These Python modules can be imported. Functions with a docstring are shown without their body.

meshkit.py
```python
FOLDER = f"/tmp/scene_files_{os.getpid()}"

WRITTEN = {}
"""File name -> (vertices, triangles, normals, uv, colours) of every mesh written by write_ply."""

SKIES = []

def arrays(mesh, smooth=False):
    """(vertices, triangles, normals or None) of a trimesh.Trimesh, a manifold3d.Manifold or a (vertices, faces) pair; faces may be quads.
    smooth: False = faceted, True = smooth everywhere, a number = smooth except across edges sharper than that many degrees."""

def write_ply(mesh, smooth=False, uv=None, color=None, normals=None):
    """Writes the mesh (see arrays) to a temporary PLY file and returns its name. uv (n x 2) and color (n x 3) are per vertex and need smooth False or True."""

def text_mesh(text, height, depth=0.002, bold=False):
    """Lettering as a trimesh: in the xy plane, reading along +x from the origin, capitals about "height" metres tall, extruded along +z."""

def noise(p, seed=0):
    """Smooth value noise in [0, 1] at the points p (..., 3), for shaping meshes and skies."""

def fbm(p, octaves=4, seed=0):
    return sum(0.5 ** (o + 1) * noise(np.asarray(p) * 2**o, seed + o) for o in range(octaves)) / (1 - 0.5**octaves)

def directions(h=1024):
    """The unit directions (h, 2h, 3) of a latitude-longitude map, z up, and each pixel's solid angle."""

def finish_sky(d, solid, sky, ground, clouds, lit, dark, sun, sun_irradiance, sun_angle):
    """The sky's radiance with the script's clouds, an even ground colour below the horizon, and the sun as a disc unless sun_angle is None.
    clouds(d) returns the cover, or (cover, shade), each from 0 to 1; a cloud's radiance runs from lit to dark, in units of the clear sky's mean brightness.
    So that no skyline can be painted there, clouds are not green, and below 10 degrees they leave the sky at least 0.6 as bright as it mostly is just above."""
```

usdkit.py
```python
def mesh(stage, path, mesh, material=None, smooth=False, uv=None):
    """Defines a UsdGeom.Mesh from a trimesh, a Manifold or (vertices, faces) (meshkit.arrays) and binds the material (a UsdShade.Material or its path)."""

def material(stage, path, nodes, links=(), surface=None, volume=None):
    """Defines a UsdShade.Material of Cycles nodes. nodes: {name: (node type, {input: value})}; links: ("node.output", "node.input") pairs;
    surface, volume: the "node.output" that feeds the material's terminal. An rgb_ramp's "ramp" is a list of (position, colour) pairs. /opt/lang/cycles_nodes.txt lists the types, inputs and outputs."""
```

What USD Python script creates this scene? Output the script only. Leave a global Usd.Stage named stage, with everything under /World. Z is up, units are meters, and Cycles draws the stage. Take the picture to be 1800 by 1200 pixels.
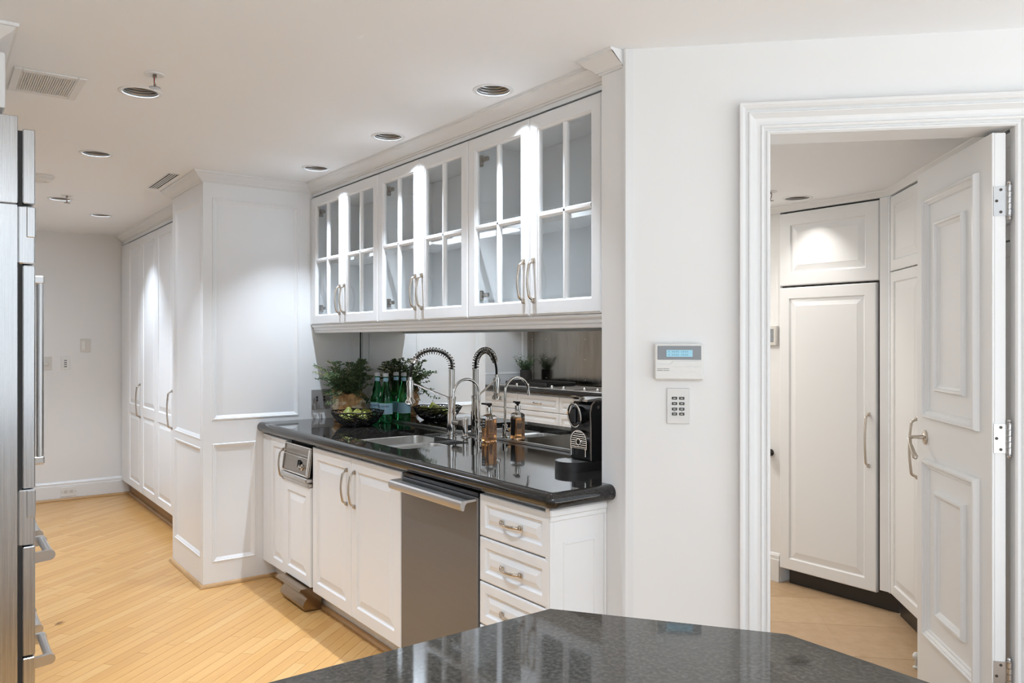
import math, random
import numpy as np, trimesh, shapely
import shapely.geometry as sg
import manifold3d as m3
import usdkit, meshkit
from pxr import Usd, UsdGeom, UsdLux, UsdShade, Gf, Sdf

stage = Usd.Stage.CreateInMemory()
UsdGeom.SetStageUpAxis(stage, UsdGeom.Tokens.z)
UsdGeom.SetStageMetersPerUnit(stage, 1.0)
stage.DefinePrim('/World', 'Xform')
stage.SetDefaultPrim(stage.GetPrimAtPath('/World'))
stage.DefinePrim('/World/Looks', 'Scope')

# ------------------------------------------------------------------ camera, sky, exposure
FPX, YAW, HORIZON, EYE = 1383.6, 53.41, 598.4, 1.40
cam = UsdGeom.Camera.Define(stage, '/World/camera')
cam.AddTranslateOp().Set(Gf.Vec3d(0, 0, EYE))
cam.AddRotateXYZOp().Set(Gf.Vec3f(90, 0, YAW))
cam.CreateHorizontalApertureAttr(36.0)
cam.CreateVerticalApertureAttr(24.0)
cam.CreateFocalLengthAttr(FPX / 1800 * 36)
cam.CreateVerticalApertureOffsetAttr((HORIZON - 600) / 1800 * 36)
cam.CreateClippingRangeAttr(Gf.Vec2f(0.05, 100))
cam.CreateFStopAttr(0.0)
cam.CreateExposureAttr(0.84)
SKY = 0.22            # daylight through the side of the room left open behind the camera
LAMP = 3250.0        # each recessed downlight
FILL_PANEL = 7.4          # added ceiling panels for fill light
SUN = 19000.0
LAMPCOL = (0.862, 0.975, 1.115)   # neutral after the camera's white balance
BEAM = 43.0          # half angle of its beam, degrees
dome = UsdLux.DomeLight.Define(stage, '/World/sky')
dome.CreateIntensityAttr(SKY)
dome.CreateColorAttr(Gf.Vec3f(0.87, 0.96, 1.05))

sun = UsdLux.DistantLight.Define(stage, '/World/sun')      # falls on the added ground and floor by the open side, bouncing onto the ceiling
sun.AddRotateXYZOp().Set(Gf.Vec3f(0, 9, 12))                # from +x, 81 degrees high
sun.CreateAngleAttr(0.53); sun.CreateIntensityAttr(SUN); sun.CreateColorAttr(Gf.Vec3f(0.95, 0.98, 1.0))

# ------------------------------------------------------------------ names, things, parts
taken = {}
def numbered(parent, name):
    k = (parent, name); n = taken.get(k, 0); taken[k] = n + 1
    return f'{parent}/{name}' + (f'_{n:03d}' if n else '')
def setcd(p, **kw):
    for k, v in kw.items():
        if v: p.SetCustomDataByKey(k, v)
def thing(name, label=None, cat=None, loc=(0, 0, 0), rot=0, group=None, kind=None):
    path = numbered('/World', name)
    x = UsdGeom.Xform.Define(stage, path)
    x.AddTranslateOp().Set(Gf.Vec3d(*map(float, loc)))
    x.AddRotateZOp().Set(float(rot))
    setcd(x.GetPrim(), label=label, category=cat, group=group, kind=kind)
    return path
def part(parent, name, mesh, mat, smooth=False, label=None, kind=None):
    path = numbered(parent, name)
    p = usdkit.mesh(stage, path, mesh, M[mat], smooth).GetPrim()
    setcd(p, label=label, kind=kind)
    return path
def single(name, mesh, mat, label=None, cat=None, smooth=False, group=None, kind=None):
    path = numbered('/World', name)
    p = usdkit.mesh(stage, path, mesh, M[mat], smooth).GetPrim()
    setcd(p, label=label, category=cat, group=group, kind=kind)
    return path
def struct(name, mesh, mat, smooth=False, label=None, cat=None):
    return single(name, mesh, mat, label, cat, smooth, kind='structure')
def copy(src, loc, rot=0, label=None, group=None, scale=None):
    path = numbered('/World', src.split('/')[2].rsplit('_0', 1)[0] if src[-3:].isdigit() else src.split('/')[2])
    x = UsdGeom.Xform.Define(stage, path)
    x.GetPrim().GetReferences().AddInternalReference(src)
    x.ClearXformOpOrder()
    x.AddTranslateOp(opSuffix='at').Set(Gf.Vec3d(*map(float, loc)))
    x.AddRotateZOp(opSuffix='turn').Set(float(rot))
    if scale: x.AddScaleOp(opSuffix='size').Set(Gf.Vec3f(*scale))
    setcd(x.GetPrim(), label=label, group=group)
    x.GetPrim().SetInstanceable(True)
    return path

# ------------------------------------------------------------------ shapes
def T(v, f):
    return trimesh.Trimesh(np.asarray(v, float), np.asarray(f, int), process=False)
def cat(*ms):
    flat = []
    for m in ms: flat += list(m) if isinstance(m, (list, tuple)) else [m]
    return trimesh.util.concatenate(flat) if len(flat) > 1 else flat[0]
def box(x0, x1, y0, y1, z0, z1, c=0.0):
    x0, x1, y0, y1, z0, z1 = min(x0, x1), max(x0, x1), min(y0, y1), max(y0, y1), min(z0, z1), max(z0, z1)
    if c <= 0:
        m = trimesh.creation.box([x1 - x0, y1 - y0, z1 - z0]); m.apply_translation([(x0 + x1) / 2, (y0 + y1) / 2, (z0 + z1) / 2]); return m
    p = []
    for i, x in enumerate((x0, x1)):
        for j, y in enumerate((y0, y1)):
            for k, z in enumerate((z0, z1)):
                sx, sy, sz = 1 - 2 * i, 1 - 2 * j, 1 - 2 * k
                p += [(x + sx * c, y + sy * c, z), (x + sx * c, y, z + sz * c), (x, y + sy * c, z + sz * c)]
    return trimesh.convex.convex_hull(np.array(p))
def fix(m):
    trimesh.repair.fix_normals(m); return m
def loft(rings, first=True, last=True):
    """rings: (x0, x1, z0, z1, y) rectangles joined one to the next, from the back to the middle of the front."""
    v, f = [], []
    for x0, x1, z0, z1, y in rings: v += [(x0, y, z0), (x1, y, z0), (x1, y, z1), (x0, y, z1)]
    for r in range(len(rings) - 1):
        for k in range(4):
            a, b = 4 * r + k, 4 * r + (k + 1) % 4
            f += [(a, b, b + 4), (a, b + 4, a + 4)]
    if first: f += [(0, 2, 1), (0, 3, 2)]
    if last:
        n = 4 * (len(rings) - 1); f += [(n, n + 1, n + 2), (n, n + 2, n + 3)]
    return T(v, f)
def ins(r, d, y):
    return (r[0] + d, r[1] - d, r[2] + d, r[3] - d, y)
def frame(p):
    """Parallel-transport frames along points."""
    p = np.asarray(p, float); t = np.gradient(p, axis=0); t /= np.linalg.norm(t, axis=1, keepdims=True) + 1e-12
    a = np.array([0, 0, 1.0]) if abs(t[0][2]) < 0.9 else np.array([1.0, 0, 0])
    n = np.cross(t[0], a); n /= np.linalg.norm(n); N = [n]
    for i in range(1, len(p)):
        n = N[-1] - t[i] * (N[-1] @ t[i]); N.append(n / (np.linalg.norm(n) + 1e-12))
    N = np.array(N); return t, N, np.cross(t, N)
def tube(p, r, n=10, caps=True, flat=None):
    p = np.asarray(p, float); t, N, B = frame(p); k = len(p)
    r = np.broadcast_to(np.asarray(r, float), (k,)); a = np.arange(n) * 2 * np.pi / n
    rb = r if flat is None else r * flat
    v = (p[:, None] + N[:, None] * (r[:, None] * np.cos(a))[..., None] + B[:, None] * (rb[:, None] * np.sin(a))[..., None]).reshape(-1, 3)
    f = []
    for i in range(k - 1):
        for j in range(n):
            q, s = i * n + j, i * n + (j + 1) % n
            f += [(q, s, s + n), (q, s + n, q + n)]
    v = list(v)
    if caps:
        v += [p[0], p[-1]]; c = len(v) - 2
        for j in range(n):
            f += [(c, (j + 1) % n, j), (c + 1, (k - 1) * n + j, (k - 1) * n + (j + 1) % n)]
    return T(v, f)
def lathe(prof, n=28, center=(0, 0, 0), ang=2 * np.pi):
    prof = np.asarray(prof, float); a = np.arange(n) * ang / n; k = len(prof)
    v = np.stack([prof[:, None, 0] * np.cos(a), prof[:, None, 0] * np.sin(a), np.repeat(prof[:, 1:2], n, 1)], -1).reshape(-1, 3) + np.asarray(center)
    f = []
    for i in range(k - 1):
        for j in range(n):
            q, s = i * n + j, i * n + (j + 1) % n
            f += [(q, s, s + n), (q, s + n, q + n)]
    return T(v, f)
def cyl(r, z0, z1, n=20, center=(0, 0), c=0.0):
    p = [(1e-5, z0), (r - c, z0), (r, z0 + c), (r, z1 - c), (r - c, z1), (1e-5, z1)] if c else [(1e-5, z0), (r, z0), (r, z1), (1e-5, z1)]
    return lathe(p, n, (center[0], center[1], 0))
def turn(m, axis, deg, at=(0, 0, 0)):
    m = m.copy(); m.apply_transform(trimesh.transformations.rotation_matrix(math.radians(deg), axis, at)); return m
def move(m, x=0, y=0, z=0):
    m = m.copy(); m.apply_translation([x, y, z]); return m
def place(m, loc, rot):
    m = m.copy(); m.apply_transform(trimesh.transformations.rotation_matrix(math.radians(rot), [0, 0, 1])); m.apply_translation(loc); return m
def prism(poly, z0, z1):
    if not hasattr(poly, 'geom_type'): poly = sg.Polygon(poly)
    out = []
    for g in getattr(poly, 'geoms', [poly]):
        m = trimesh.creation.extrude_polygon(g, z1 - z0, engine='earcut'); m.apply_translation([0, 0, z0]); out.append(m)
    return cat(out)
def sweep(path, prof, to3=None, closed=False, caps=True):
    """Sweeps profile points (offset to the right of the path, height) along a 2-D path, mitred at its corners."""
    p = np.asarray(path, float); n = len(p); k = len(prof)
    d = np.roll(p, -1, 0) - p
    if not closed: d[-1] = d[-2]
    d /= np.linalg.norm(d, axis=1, keepdims=True); nr = np.stack([d[:, 1], -d[:, 0]], 1)
    v = []
    for i in range(n):
        a = nr[i - 1] if (i > 0 or closed) else nr[i]; b = nr[i] if (i < n - 1 or closed) else nr[i - 1]
        mt = (a + b) / (1 + a @ b)
        for o, h in prof:
            q = p[i] + mt * o; v.append((q[0], q[1], h))
    f = []
    for i in range(n if closed else n - 1):
        for j in range(k - 1):
            a, b, c, e = i * k + j, i * k + j + 1, ((i + 1) % n) * k + j + 1, ((i + 1) % n) * k + j
            f += [(a, b, c), (a, c, e)]
    if caps and not closed:
        for base in (0, (n - 1) * k):
            tri = trimesh.creation.triangulate_polygon(sg.Polygon(prof), engine='earcut') if sg.Polygon(prof).is_valid else None
            if tri is not None and len(tri[0]) == k: f += [tuple(base + x for x in t) for t in tri[1]]
            else: f += [(base, base + j, base + j + 1) for j in range(1, k - 1)]
    v = np.array(v)
    if to3 is not None: v = np.array([to3(*q) for q in v])
    return T(v, f)

# ------------------------------------------------------------------ materials
M = {}
def pr(name, col, rough=0.5, metal=0.0, **kw):
    d = {'base_color': col, 'roughness': rough, 'metallic': metal}; d.update(kw)
    M[name] = usdkit.material(stage, '/World/Looks/' + name, {'p': ('principled_bsdf', d)}, [], surface='p.BSDF')
def grainy(name, c0, c1, rough, metal=0.0, scale=(1, 1, 1), nscale=8, detail=4, r0=None, bump=0.0, coord='position', rotz=0.0, lo=0.35, hi=0.65, **kw):
    d = {'roughness': rough, 'metallic': metal}; d.update(kw)
    nodes = {'g': ('geometry', {}) if coord == 'position' else ('texture_coordinate', {}),
             'rt': ('mapping', {'rotation': (0, 0, math.radians(-rotz))}),
             'mp': ('mapping', {'scale': scale}),
             'n': ('noise_texture', {'scale': nscale, 'detail': detail, 'roughness': 0.6}),
             'r': ('rgb_ramp', {'ramp': [(0, c0), (lo, c0), (hi, c1), (1, c1)]}), 'p': ('principled_bsdf', d)}
    src = 'g.position' if coord == 'position' else 'g.' + coord
    links = [(src, 'rt.vector'), ('rt.vector', 'mp.vector'), ('mp.vector', 'n.vector'), ('n.fac', 'r.fac'), ('r.color', 'p.base_color')]
    if bump:
        nodes['b'] = ('bump', {'strength': bump, 'distance': 0.002}); links += [('n.fac', 'b.height'), ('b.normal', 'p.normal')]
    if r0 is not None:
        nodes['m'] = ('map_range', {'from_min': 0.3, 'from_max': 0.7, 'to_min': r0, 'to_max': rough}); links += [('n.fac', 'm.value'), ('m.result', 'p.roughness')]
    M[name] = usdkit.material(stage, '/World/Looks/' + name, nodes, links, surface='p.BSDF')

pr('cabinet_white', (0.848, 0.857, 0.864), 0.32)
pr('wall_white', (0.82, 0.82, 0.815), 0.6)
pr('trim_white', (0.79, 0.795, 0.795), 0.35)
pr('ceiling_white', (0.90, 0.918, 0.938), 0.8)
pr('dark_gap', (0.015, 0.014, 0.013), 0.8)
pr('stainless', (0.60, 0.59, 0.58), 0.30, 1.0)
grainy('stainless_side', (0.57, 0.57, 0.57), (0.61, 0.61, 0.61), 0.30, 1.0, scale=(60, 60, 1), nscale=4, r0=0.25)
grainy('stainless_warm', (0.285, 0.285, 0.295), (0.305, 0.305, 0.315), 0.60, 1.0, scale=(1, 1, 80), nscale=6, r0=0.56)
grainy('backsplash_steel', (0.34, 0.31, 0.27), (0.42, 0.385, 0.34), 0.2, 1.0, scale=(6, 6, 1), nscale=3, r0=0.12)
pr('sink_steel', (0.74, 0.72, 0.69), 0.34, 1.0)
pr('nickel', (0.60, 0.54, 0.47), 0.22, 1.0)
pr('chrome', (0.80, 0.78, 0.75), 0.07, 1.0)
pr('dark_chrome', (0.33, 0.30, 0.27), 0.18, 1.0)
pr('bronze_chrome', (0.34, 0.25, 0.165), 0.16, 1.0)
pr('mirror_glass', (0.86, 0.86, 0.84), 0.0, 1.0)
pr('black_plastic', (0.012, 0.012, 0.012), 0.22)
pr('black_matte', (0.028, 0.026, 0.024), 0.38)
pr('toe_black', (0.022, 0.020, 0.019), 0.35)
pr('rubber_black', (0.015, 0.015, 0.015), 0.6)
pr('baffle', (0.40, 0.385, 0.365), 0.36, 0.75)
pr('screw_dark', (0.08, 0.07, 0.06), 0.4, 0.6)
pr('plastic_white', (0.78, 0.78, 0.76), 0.35)
pr('plastic_ivory', (0.68, 0.66, 0.62), 0.4)
pr('plate_silver', (0.70, 0.69, 0.67), 0.4, 0.2)
pr('plate_grey', (0.42, 0.42, 0.42), 0.4, 0.4)
pr('button_dark', (0.05, 0.048, 0.04), 0.4)
pr('button_text', (0.75, 0.75, 0.72), 0.5)
pr('bezel_grey', (0.26, 0.28, 0.30), 0.25)
pr('groove_grey', (0.45, 0.44, 0.43), 0.6)
pr('lcd', (0.30, 0.55, 0.68), 0.3, emission_color=(0.35, 0.68, 0.85), emission_strength=0.10)
pr('lcd_text', (0.20, 0.42, 0.55), 0.5)
pr('cap_white', (0.82, 0.83, 0.85), 0.35)
pr('label_blue', (0.43, 0.72, 0.90), 0.45)
pr('label_edge', (0.75, 0.85, 0.92), 0.45)
pr('label_ink', (0.05, 0.09, 0.22), 0.5)
pr('label_red', (0.55, 0.06, 0.06), 0.5)
pr('label_black', (0.015, 0.015, 0.017), 0.4)
pr('bulb_frost', (0.85, 0.85, 0.82), 0.5)
pr('pot_dark', (0.035, 0.030, 0.027), 0.55)
pr('soil', (0.03, 0.02, 0.012), 0.9)
pr('stem_brown', (0.10, 0.085, 0.03), 0.6)
pr('wire_black', (0.012, 0.011, 0.010), 0.35, 0.3)
pr('green_glass', (0.08, 0.66, 0.27), 0.03, transmission_weight=1.0, ior=1.33)
pr('amber_soap', (1.0, 0.50, 0.17), 0.04, transmission_weight=0.92, ior=1.35)
pr('clear_acrylic', (0.97, 0.95, 0.93), 0.03, transmission_weight=0.95, ior=1.3)
grainy('granite', (0.012, 0.011, 0.010), (0.040, 0.036, 0.031), 0.045, nscale=160, detail=5, lo=0.48, hi=0.72, specular_ior_level=0.62)
grainy('granite_island', (0.026, 0.023, 0.019), (0.070, 0.062, 0.050), 0.045, nscale=140, detail=5, lo=0.4, hi=0.75, specular_ior_level=0.8)
grainy('pear_green', (0.17, 0.21, 0.035), (0.33, 0.33, 0.075), 0.38, nscale=30, coord='object')
grainy('kraft', (0.36, 0.175, 0.065), (0.68, 0.40, 0.18), 0.5, nscale=16, detail=3, bump=0.25)
grainy('kraft_print', (0.58, 0.37, 0.19), (0.74, 0.63, 0.47), 0.55, nscale=22, detail=2, lo=0.44, hi=0.52)
pr('griddle_black', (0.02, 0.018, 0.017), 0.4, 0.3)
for i, (a, b) in enumerate([((0.54, 0.315, 0.125), (0.63, 0.385, 0.165)), ((0.60, 0.365, 0.155), (0.68, 0.44, 0.205)), ((0.49, 0.275, 0.105), (0.59, 0.35, 0.145)), ((0.61, 0.395, 0.185), (0.69, 0.47, 0.24)), ((0.56, 0.325, 0.120), (0.66, 0.41, 0.175))]):
    a, b = [tuple(0.55 * q + 0.45 * m_ for q, m_ in zip(c, (0.595, 0.370, 0.160))) for c in (a, b)]
    a, b = [tuple(q * w for q, w in zip(c, (0.94, 0.84, 0.67))) for c in (a, b)]
    grainy(f'maple_{i}', a, b, 0.30, scale=(2.2, 38, 1), nscale=1.0, detail=6, rotz=129, lo=0.3, hi=0.7)
grainy('maple_trim', (0.45, 0.26, 0.11), (0.55, 0.34, 0.16), 0.35, scale=(6, 6, 60), nscale=1.0)
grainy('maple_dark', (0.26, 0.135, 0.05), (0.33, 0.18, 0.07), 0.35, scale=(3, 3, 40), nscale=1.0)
pr('subfloor', (0.22, 0.12, 0.05), 0.7)
for i, (a, b) in enumerate([((0.50, 0.33, 0.185), (0.60, 0.42, 0.26)), ((0.53, 0.355, 0.20), (0.62, 0.44, 0.275)), ((0.47, 0.31, 0.17), (0.57, 0.40, 0.245))]):
    grainy(f'tile_{i}', a, b, 0.45, nscale=14, detail=7, lo=0.3, hi=0.7)
pr('bounce_ground', (0.62, 0.62, 0.61), 0.8)
pr('grout', (0.62, 0.47, 0.32), 0.8)
for i, c in enumerate([(0.11, 0.17, 0.08), (0.155, 0.22, 0.10), (0.40, 0.41, 0.22)]):
    M[f'leaf_{i}'] = usdkit.material(stage, f'/World/Looks/leaf_{i}', {'p': ('principled_bsdf', {'base_color': c, 'roughness': 0.5}), 't': ('translucent_bsdf', {'color': tuple(x * 1.3 for x in c)}), 'm': ('mix_closure', {'fac': 0.3})},
        [('p.BSDF', 'm.closure1'), ('t.BSDF', 'm.closure2')], surface='m.closure')
M['pane_glass'] = usdkit.material(stage, '/World/Looks/pane_glass', {'f': ('fresnel', {'IOR': 1.5}), 'ge': ('geometry', {}), 'inv': ('math', {'math_type': 'subtract', 'value1': 1.0}), 'mu': ('math', {'math_type': 'multiply'}),
    't': ('transparent_bsdf', {'color': (0.95, 0.955, 0.95)}), 'g': ('glossy_bsdf', {'color': (1, 1, 1), 'roughness': 0.02}), 'm': ('mix_closure', {})},
    [('ge.backfacing', 'inv.value2'), ('f.fac', 'mu.value1'), ('inv.value', 'mu.value2'), ('mu.value', 'm.fac'), ('t.BSDF', 'm.closure1'), ('g.BSDF', 'm.closure2')], surface='m.closure')   # reflects once, on the outer face of each pane

# ------------------------------------------------------------------ common joinery
WALL, CEIL, TOP = 2.218, 2.352, 0.92
XL, XR = -4.611, -1.961
def raised_door(p, x0, x1, z0, z1, y=0.0, t=0.022, rail=0.055, mat='cabinet_white', name='door', top_rail=None, panels=1, split=None):
    """A door under thing p: its front at local y, its panels parts of it."""
    r = (x0, x1, z0, z1, 0)
    cells = [r] if panels == 1 else [(x0, x1, z0, split, 0), (x0, x1, split, z1, 0)]
    ms, fields = [], []
    ms.append(loft([ins(r, 0, y + t), ins(r, 0, y + 0.005), ins(r, 0.002, y + 0.0015), ins(r, 0.006, y)], True, False))
    for c in cells:
        a = [c[0] + 0.006, c[1] - 0.006, c[2] + (0.006 if c[2] == z0 else 0), c[3] - (0.006 if c[3] == z1 else 0)]
        b = [c[0] + rail, c[1] - rail, c[2] + (rail if c[2] == z0 else rail * 0.62), c[3] - ((top_rail or rail) if c[3] == z1 else rail * 0.62)]
        ms.append(loft([(*a, y), (*b, y), ins(b, 0.003, y + 0.005), ins(b, 0.006, y + 0.008)], False, False))
        ww = min(b[1] - b[0], b[3] - b[2]); sl = min(0.032, ww * 0.22)
        fields.append(loft([ins(b, 0.006, y + 0.012), ins(b, 0.006, y + 0.008), ins(b, 0.011, y + 0.0085), ins(b, 0.011 + sl, y + 0.002), ins(b, 0.012 + sl, y + 0.0014)], False, True))
    d = part(p, name, cat(ms), mat)
    for m in fields: part(d, 'panel', m, mat)
    return d
def flat_panel_face(w0, w1, z0, z1, boxes):
    """A board face (local y = 0) with picture-frame mouldings round recessed fields; returns the board and the fields."""
    board = sg.box(w0, z0, w1, z1).difference(shapely.union_all([sg.box(*[b[0], b[2], b[1], b[3]]) for b in boxes]))
    tri = trimesh.creation.triangulate_polygon(board, engine='earcut')
    v = np.c_[tri[0][:, 0], np.zeros(len(tri[0])), tri[0][:, 1]]
    ms, fields = [T(v, tri[1][:, ::-1])], []
    for b in boxes:
        ms.append(loft([ins(b, 0, 0), ins(b, 0.003, -0.003), ins(b, 0.009, -0.003), ins(b, 0.012, 0.001), ins(b, 0.016, 0.002), ins(b, 0.028, 0.009)], False, False))
        fields.append(loft([ins(b, 0.028, 0.013), ins(b, 0.028, 0.009), ins(b, 0.0281, 0.0085)], False, True))
    return cat(ms), fields
def pull(length=0.157, horiz=False, proj=0.032, r=0.0052):
    """Bowed bar pull with square feet, centred at the origin, standing out towards -y."""
    h = length / 2; s = np.linspace(0, 1, 9)
    pts = [(0, 0.0, -h)]
    corner = [(0, -proj * 0.80 * math.sin(a), -h + 0.004 + 0.020 * (1 - math.cos(a))) for a in np.linspace(0.2, np.pi / 2, 6)]
    mid = [(0, -proj * 0.80 - proj * 0.22 * math.sin(np.pi * t), -h + 0.024 + (length - 0.048) * t) for t in np.linspace(0.06, 0.94, 11)]
    pts += corner + mid + [(a, b, -c) for a, b, c in corner[::-1]] + [(0, 0, h)]
    rr = np.interp(np.linspace(0, 1, len(pts)), [0, 0.2, 0.5, 0.8, 1], [r * 0.95, r * 1.05, r * 0.9, r * 1.05, r * 0.95])
    m = tube(pts, rr, 10)
    feet = [box(-0.009, 0.009, -0.006, 0, z - 0.010, z + 0.010, 0.002) for z in (-h, h)]
    feet += [box(-0.006, 0.006, -0.012, -0.005, z - 0.006, z + 0.006, 0.002) for z in (-h, h)]
    m = cat([m] + feet)
    return turn(m, [0, 1, 0], 90) if horiz else m
def add_pull(p, x, y, z, length=0.157, horiz=False, name='handle', mat='nickel'):
    part(p, name, move(pull(length, horiz), x, y, z), mat, 40)
def text(s, h, w=None, depth=0.0006, bold=False):
    m = meshkit.text_mesh(s, h, depth, bold)
    if w: m.apply_scale([w / (m.bounds[1][0] - m.bounds[0][0]), 1, 1])
    m.apply_translation([-m.bounds[:, 0].mean(), -m.bounds[:, 1].mean(), 0])
    return turn(m, [1, 0, 0], 90)      # reads along +x, faces -y

# ------------------------------------------------------------------ setting: floors
C = np.array([-1.842, 1.835]); W = np.array([math.sqrt(.5), math.sqrt(.5)]); E = np.array([-math.sqrt(.5), math.sqrt(.5)])
def cw(w, e): return tuple(C + W * w + E * e)
K = np.array([-2.086, 3.95]); N45 = np.array([math.sqrt(.5), -math.sqrt(.5)])
def kn(n, b=0.0): return tuple(K + N45 * n + W * b)     # along the 45-degree pantry front, b behind it

def project(x, y, z):
    a = math.radians(YAW); X = x * math.cos(a) + y * math.sin(a); Z = -x * math.sin(a) + y * math.cos(a)
    return (900 + FPX * X / Z, HORIZON - FPX * (z - EYE) / Z, Z) if Z > 0.2 else (9999, 9999, 99)

floor = thing('floor', 'pale maple strip floor laid diagonally through the kitchen', kind='structure')
region = sg.Polygon([(-7.92, -0.40), (-3.80, -0.40), (-3.80, 0.12), (0.9, 0.12), (0.9, 1.655), (-4.605, 1.655), (-4.605, 1.255), (-5.29, 1.255), (-5.29, 1.48), (-7.92, 1.48)])
region = shapely.union_all([region, sg.box(-1.93, 0.12, 0.99, 1.83)])
part(floor, 'subfloor', prism([(-9, -2.6), (0.99, -2.6), (0.99, 5.2), (-9, 5.2)], -0.06, -0.013), 'subfloor')
rng = random.Random(7)
ang = math.radians(129); u, v2 = np.array([math.cos(ang), math.sin(ang)]), np.array([-math.sin(ang), math.cos(ang)])
planks = []
PW = 0.057
for i in range(-160, 160):
    s = -8.5 + rng.random() * 0.8
    while s < 8.5:
        ln = rng.choice([0.38, 0.55, 0.75, 0.95, 1.15]) * rng.uniform(0.85, 1.15)
        a, b = i * PW + 0.0007, (i + 1) * PW - 0.0007
        q = sg.Polygon([u * (s + 0.0007) + v2 * a, u * (s + ln - 0.0007) + v2 * a, u * (s + ln - 0.0007) + v2 * b, u * (s + 0.0007) + v2 * b])
        s += ln
        if not q.intersects(region): continue
        g = q.intersection(region)
        mi = rng.randrange(5)
        for gg in getattr(g, 'geoms', [g]):
            if gg.geom_type != 'Polygon' or gg.area < 3e-4: continue
            c = gg.representative_point(); px, py, Z = project(c.x, c.y, 0)
            seen = 40 < px < 760 and py < 1260
            planks.append((gg.area / Z ** 3 if seen else gg.area * 1e-4, gg, mi))
planks.sort(key=lambda t: -t[0])
rest = {}
for k, (a, g, mi) in enumerate(planks):
    m = prism(g, -0.012, rng.uniform(-0.0003, 0.0))
    if k < 300: part(floor, 'plank', m, f'maple_{mi}')
    else: rest.setdefault(mi, []).append(m)
if rest: part(floor, 'plank_field', cat([m for l in rest.values() for m in l]), 'maple_0', kind='stuff')
part(floor, 'outer_boards', cat(prism([(-8.9, -1.1), (-7.93, -1.1), (-7.93, 2.3), (-8.9, 2.3)], -0.012, -0.001), prism([(-2.83, -1.1), (0.99, -1.1), (0.99, 0.115), (-2.83, 0.115)], -0.012, -0.001)), 'maple_0')

pantry_floor = thing('floor', 'tan square floor tiles in the pantry beyond the open door', kind='structure')
preg = sg.Polygon([(-4.15, 2.42), (-4.15, 4.1), (-2.05, 4.1), kn(0.02, 0.09), kn(1.5, 0.09), cw(1.36, -0.02), cw(0.44, -0.02), cw(0.40, 0.10), (-1.75, 2.42)])
part(pantry_floor, 'grout_bed', prism(preg, -0.0129, -0.0012), 'grout')
ts = 0.40
o = np.array([-2.20, 3.56])
for i in range(-8, 9):
    for j in range(-8, 9):
        a, b = o + N45 * (i * ts) + W * (j * ts), 0.0012
        q = sg.Polygon([a + N45 * b + W * b, a + N45 * (ts - b) + W * b, a + N45 * (ts - b) + W * (ts - b), a + N45 * b + W * (ts - b)])
        g = q.intersection(preg)
        if g.geom_type == 'Polygon' and g.area > 2e-3: part(pantry_floor, 'tile', prism(g, -0.012, 0.0), f'tile_{(i * 5 + j * 3) % 3}')

struct('floor', prism([(1.0, -7), (12, -7), (12, 9), (1.0, 9)], -0.012, -0.001), 'bounce_ground', label='added pale ground beyond the open side, bouncing sunlight into the room')  # added out of view to bounce sunlight up onto the ceiling

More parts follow.
